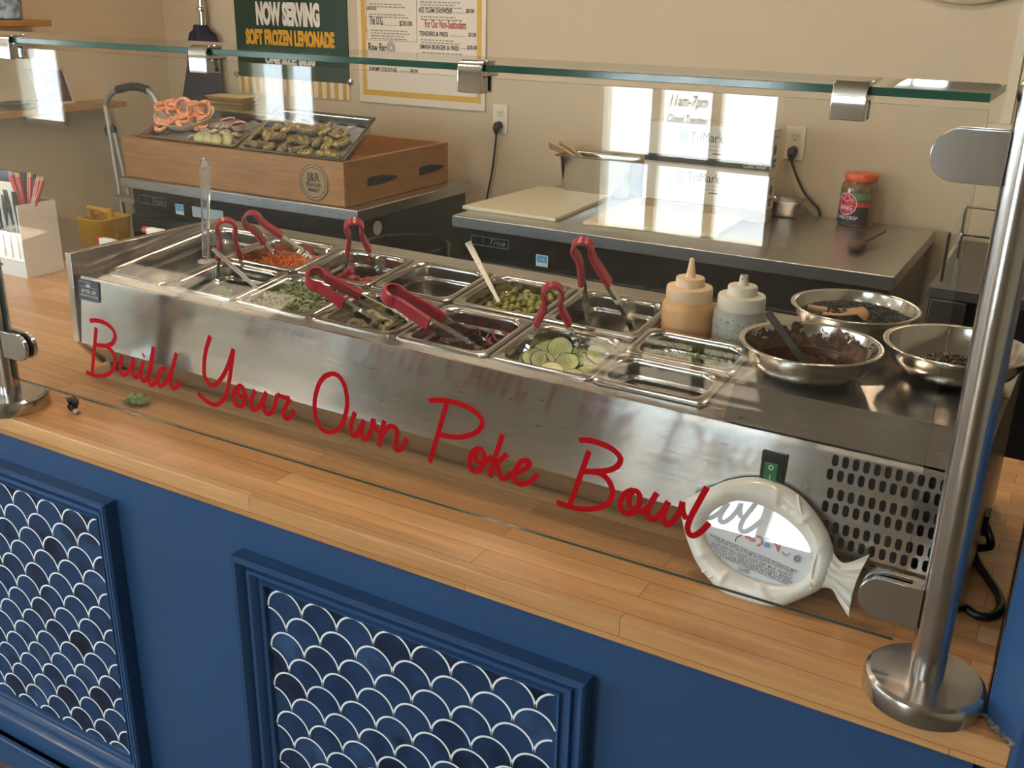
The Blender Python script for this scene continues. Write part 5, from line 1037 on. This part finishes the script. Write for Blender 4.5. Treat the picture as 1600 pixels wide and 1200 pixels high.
MB().box((x0, YB-.009, zb), (x1, YB-.0005, 1.1)).build('sheet', P('menu cream', '#e2d2bb', .45), t, bevel=.002)
mb = MB(); bx0, bx1, bz = x0+.022, x1-.020, zb+.032; 
mb.box((bx0, YB-.0098, bz), (bx1, YB-.0088, bz+.024)).box((bx0, YB-.0098, bz+.024), (bx0+.022, YB-.0088, 1.08)).box((bx1-.022, YB-.0098, bz+.024), (bx1, YB-.0088, 1.08)); mb.build('yellow_border', P('menu yellow', '#d6a636', .5), t)
mb = MB(); G = lambda x, z: frame(V((x, YB-.0095, z)), (1, 0, 0), (0, 0, 1))
def mt_(s, px, py, size, m=0, sx=.8, shear=0, al='LEFT', bold=.004): text_mesh(s, G(*(lambda q: (q.x, q.z))(ony(px, py, YB-.0095))), size, mb, m, al, sx, shear, bold, .0002)
for tx_, xa, xb, py, sz, m in (('SAUCES', 573, 588, 15, .020, 0), ('The O.G.', 577, 599, 38, .050, 0), ('$20.00', 624, 644, 40, .028, 0), ('Raw Bar', 576, 604, 80, .052, 0), ('SHRIMP COCKTAIL', 577, 621, 110, .024, 0), ('$8.00', 641, 653, 113, .020, 0),
    ('N.E. CLAM CHOWDER', 655, 707, 19.5, .026, 0), ('$8.00', 728, 741, 20, .022, 0), ('For Our Non-Seafooders', 664, 728, 43, .046, 1), ('TENDERS & FRIES', 655, 700, 55.5, .026, 0), ('$12.00', 732, 744, 57, .022, 0), ('SMASH BURGER & FRIES', 656, 717, 76, .026, 0), ('$20.00', 730, 745, 77, .022, 0), ('BACON AND CHEESE', 656, 703, 92, .016, 0)):
    q, q2 = ony(xa, py, YB-.0095), ony(xb, py, YB-.0095); fit(tx_, q.x, q2.x, q.z, sz, mb, m, .05)
for px, py, n, w in ((577, 6, 2, .20), (577, 22, 2, .22), (580, 47, 4, .22), (578, 88, 3, .22), (657, 3, 3, .22), (658, 26, 2, .22), (658, 62, 2, .21), (659, 82, 2, .22), (660, 99, 2, .22)):
    for i in range(n):
        q = ony(px, py+i*4.2, YB-.0095); rr = random.Random(px+i); x = q.x; e = q.x+w*rr.uniform(.75, 1)
        while x < e: l = rr.uniform(.008, .022); mb.box((x, YB-.0100, q.z-.0022), (min(x+l, e), YB-.0090, q.z+.0022), 2); x += l+.006
for (xa, ya), (xb, yb_) in (((600, 39), (622, 40)), ((708, 20), (727, 20)), ((703, 56), (728, 57)), ((718, 76), (729, 77)), ((624, 111), (642, 112))): q, q2 = ony(xa, ya, YB-.0095), ony(xb, yb_, YB-.0095); mb.box((q.x, YB-.0099, q.z-.001), (q2.x, YB-.009, q.z+.001), 2)
q, q2 = ony(573, 62, YB-.0095), ony(651, 62, YB-.0095); mb.box((q.x, YB-.0099, q.z-.0012), (q2.x, YB-.009, q.z+.0012), 3).box((q.x, YB-.0099, q.z), (q.x+.0024, YB-.009, 1.0), 3).box((q2.x, YB-.0099, q.z), (q2.x+.0024, YB-.009, 1.0), 3)
for px, py, s in ((572, 47, .022), (571, 29, .012)): q = ony(px, py, YB-.010); mb.add([q+V((s*(1 if k % 2 == 0 else .3)*math.sin(k*math.pi/4)*.7, 0, s*(1 if k % 2 == 0 else .3)*math.cos(k*math.pi/4))) for k in range(8)], [tuple(range(8))], 4)
q = ony(611, 75, YB-.010); 
for r in (.010, .017, .024): mb.lathe([(r, 0), (r+.004, 0)], q, 20, 2, Mx.Rotation(math.pi/2, 4, 'X'), .8, 1, False)
mb.build('menu_print', [P('menu black', '#3b3532', .6), P('menu red', '#b4343f', .6), P('menu grey', '#8f857a', .6), P('menu rule', '#b98f6a', .6), P('menu yellow', '#d6a636')], t, smooth=0)
# apron hanging on the wall
t = empty('hanging_apron', (-2.22, YB-.05, .6), 'dark navy apron hanging from a silver hook on the back wall', 'apron'); L = []
for z, w, cx_ in ((.560, .035, -2.235), (.535, .055, -2.23), (.52, .085, -2.225), (.47, .10, -2.228), (.38, .105, -2.235), (.28, .125, -2.25), (.18, .155, -2.255), (.02, .17, -2.26)):
    L.append([V((cx_+w*math.cos(a), YB-.045+.030*math.sin(a)*(1+.2*math.sin(5*a+z*9)), z+.004*math.sin(6*a))) for a in [i*.2244 for i in range(28)]])
MB().loops(L, 0, True, True).build('cloth', P('navy cloth', '#2a2639', .7, 0, .15, 15), t, smooth=70)
MB().tube([V((-2.225, YB-.04, .54)), V((-2.222, YB-.04, .60)), V((-2.222, YB-.04, .72))], [.016, .018, .014], 14).lathe([(.02, .625), (.026, .630), (.026, .640), (.02, .645)], (-2.222, YB-.04, 0), 20).tube([V((-2.222, YB-.04, .65)), V((-2.19, YB-.03, .74))], .006, 8).build('hook', CHROME(), t)
# step ladder leaning by the left wall
ld = empty('step_ladder', (-2.2, 1.9, FL), 'pale folding step ladder with a black grip by the left wall', 'ladder'); al_ = P('ladder aluminium', '#a9a094', .4, .5); YL_ = 1.86
lp = lambda x, y: ony(x, y, YL_)
q = [lp(165, 165), lp(171, 150), lp(184, 140), lp(200, 136), lp(216, 136), lp(231, 141), lp(243, 155), lp(252, 178)]
b1, b2 = lp(215, 365), lp(300, 380); f1 = q[0]+(b1-q[0])*((q[0].z-FL)/(q[0].z-b1.z)); f1.z = FL+.004; f1.y -= .12; f2 = q[-1]+V((.45, .10, 0)); f2.z = FL+.004; f2.x = min(f2.x, -2.06)
MB().tube([f1]+smooth_path(q, 4)+[q[-1].lerp(f2, .3), f2], .0125, 12).build('hoop_frame', al_, ld)
MB().tube(smooth_path(q[2:6], 5), .0175, 14).build('foam_grip', BLACK(), ld)
r1 = [lp(178, 206), lp(196, 285), lp(216, 360)]; r1 = [p+V((.03, -.02, 0)) for p in r1]; e = r1[0]+(r1[-1]-r1[0])*((r1[0].z-FL)/(r1[0].z-r1[-1].z)); e.z = FL+.004; e.x = min(e.x, -1.91)
MB().tube(r1+[e], .012, 12).build('rear_leg', al_, ld)
MB().ball(lp(173, 205), (.034, .022, .036), 14).build('hinge_cap', BLACK(), ld)
for f in (.35, .6, .82): p = f1*f+q[0]*(1-f); MB().box((p.x, p.y-.05, p.z-.012), (min(p.x+.30, -1.93), p.y+.12, p.z+.012)).build('step', al_, ld, bevel=.003)
# yellow mop bucket
t = empty('mop_bucket', (-1.80, 1.43, FL), 'yellow mop bucket standing at the left end of the fridge', 'bucket'); ye = P('bucket yellow', '#c8961e', .45)
L = [rrect(w, d, .05, z, 5, (-1.80, 1.43)) for w, d, z in ((.18, .20, FL+.06), (.21, .26, FL+.52), (.22, .27, FL+.53), (.20, .25, FL+.53), (.17, .19, FL+.08))]
MB().loops(L, 0, True, True).build('tub', ye, t)
MB().loops([rrect(w, d, .03, z, 4, (-1.81, 1.45)) for w, d, z in ((.12, .13, FL+.50), (.15, .17, FL+.72), (.155, .175, FL+.735), (.13, .14, FL+.735), (.10, .10, FL+.55))], 0, True, True).build('wringer', ye, t)
MB().tube([V((-1.87, 1.45, FL+.66)), V((-1.875, 1.44, FL+.765)), V((-1.75, 1.44, FL+.765)), V((-1.745, 1.45, FL+.66))], .013, 10).build('handle', ye, t)
for x in (-1.86, -1.74):
    for y in (1.36, 1.50): MB().tube([V((x-.012, y, FL+.03)), V((x+.012, y, FL+.03))], .03, 14).box((x-.015, y-.015, FL+.05), (x+.015, y+.015, FL+.07)).build('caster', BLACK(), t)
# shelves on the left wall with the things on them
sw2 = wood('shelf wood', '#c08f52', '#a5753d', 'Y', None, .5)
for z, ye_, lab in ((.588, 1.752, 'upper wooden wall shelf with a patterned pot'), (.226, 2.10, 'lower wooden wall shelf with a leaning picture frame')):
    tag(MB().box((XL+.0005, .95, z-.026), (XL+.16, ye_, z)).build('wall_shelf', sw2, bevel=.002), lab, 'shelf', 'wooden wall shelves')
c = onx(12, 18, XL+.09); c.z = .5885; t = empty('patterned_pot', c, 'white pot with blue grey pattern on the upper shelf', 'pot')
MB().lathe([(.042, 0), (.055, .006), (.060, .13), (.056, .13), (.052, .02), (.0001, .02)], c, 28).build('pot', P('pot pattern', '#8f9aa6', .4, 0, .8, 35), t)
c = V((XL+.095, 1.585, .2265)); tag(MB().lathe([(.05, 0), (.09, .012), (.098, .028), (.094, .028), (.085, .016), (.0001, .008)], c, 32, 0, None, .72, 1.0).build('serving_dish', P('dish dark', '#3a3632', .3), smooth=50), 'dark oval dish on the lower shelf', 'dish')
fx = XL+.075; A0, A1, A2, A3 = [onx(x, y, fx) for x, y in ((45, 112), (105, 110), (119, 160), (57, 176))]; dz = .2275-A3.z
t = empty('picture_frame', V((fx, (A0.y+A1.y)/2, .2265)), 'white framed photo leaning on the lower shelf', 'picture frame')
y0_, y1_ = A3.y+.02, A2.y-.01; lean = V((-.045, 0, 0)); P0 = V((fx, y0_, .2275)); h = .155
def fr(y, z, d): return V((fx-.055*z/h+d, y, .2275+z))
mb = MB(); bw2 = .011
for (ya, za), (yb2, zb2) in (((y0_, 0), (y1_, bw2)), ((y0_, h-bw2), (y1_, h)), ((y0_, 0), (y0_+bw2, h)), ((y1_-bw2, 0), (y1_, h))):
    pl_ = [fr(ya, za, 0), fr(yb2, za, 0), fr(yb2, zb2, 0), fr(ya, zb2, 0)]; mb.prism(pl_, (0, 0, 0), (.012, 0, 0))
mb.build('frame', P('frame white', '#cfc6b6', .5), t)
MB().prism([fr(y0_, .002, .001), fr(y1_, .002, .001), fr(y1_, h-.002, .001), fr(y0_, h-.002, .001)], (0, 0, 0), (.004, 0, 0)).build('photo', P('photo of food', '#6d3b33', .25, 0, .8, 28), t)
MB().prism([fr(y0_+bw2, bw2, .0095), fr(y1_-bw2, bw2, .0095), fr(y1_-bw2, h-bw2, .0095), fr(y0_+bw2, h-bw2, .0095)], (0, 0, 0), (.0015, 0, 0)).build('glass', glass_mat('frame glass', (.98, .98, .98), .06, 0), t)
# round pale wall disc cut by the top of the picture
c = V((1.175, YB, 1.075)); t = empty('round_wall_mirror', c, 'pale round rimmed mirror on the back wall, cut by the top edge', 'mirror'); RX = Mx.Rotation(math.pi/2, 4, 'X')
MB().lathe([(.30, 0), (.345, 0), (.352, .012), (.345, .026), (.325, .030), (.305, .022), (.30, .01), (.30, 0)], c, 72, 0, RX).build('rim', P('mirror rim', '#dcc6a4', .45), t, smooth=60); MB().lathe([(.0001, .008), (.306, .008), (.306, .002)], c, 64, 0, RX).build('mirror_glass', P('mirror', (.8, .8, .8), .03, 1), t)
# dark cabinet with a chrome rack at the right
t = empty('warmer_cabinet', (1.75, 1.85, FL), 'dark steel cabinet with open black front behind the post', 'cabinet'); cbx0, cbx1, cby0, cby1, czt = 1.325, 2.15, 1.50, 2.15, .036
gs = P('cabinet grey', '#5b5650', .4, .4); bi = P('cabinet black', '#0b0a09', .6)
MB().box((cbx0, cby0, czt-.03), (cbx1, cby1, czt)).build('top', gs, t, bevel=.003)
MB().box((cbx0+.005, cby0+.02, FL+.08), (cbx1-.005, cby1, czt-.03)).build('body', bi, t)
MB().box((cbx0+.01, cby0-.004, -.155), (1.425, cby0+.02, czt-.032)).build('panel', P('panel dark grey', '#37332f', .4), t, bevel=.003)
MB().box((1.345, cby0-.03, -.085), (1.415, cby0-.018, -.072)).box((1.35, cby0-.02, -.083), (1.356, cby0, -.074)).box((1.405, cby0-.02, -.083), (1.411, cby0, -.074)).build('handle', gs, t, bevel=.002)
for x in (cbx0+.05, cbx1-.05):
    for y in (cby0+.07, cby1-.07): MB().tube([V((x, y, FL)), V((x, y, FL+.081))], .022, 14).build('leg', gs, t)
rk = empty('chrome_rack', (1.50, 1.70, czt), 'shiny chrome wire rack standing on the dark cabinet', 'rack'); CH = CHROME()
xa, xb, ya, yb_ = 1.350, 1.62, 1.54, 1.85
for z, n_ in ((czt+.075, 'lower_hoop'), (czt+.155, 'upper_hoop')): MB().tube([V((xa, ya, z-.02)), V((xa, yb_, z)), V((xb, yb_, z)), V((xb, ya, z-.02))], .0045, 8).build(n_, CH, rk)
for x in (xa, xb):
    for y in (ya, yb_): MB().tube([V((x, y, czt)), V((x, y, czt+.155 if y == yb_ else czt+.135))], .0045, 8).build('upright', CH, rk)
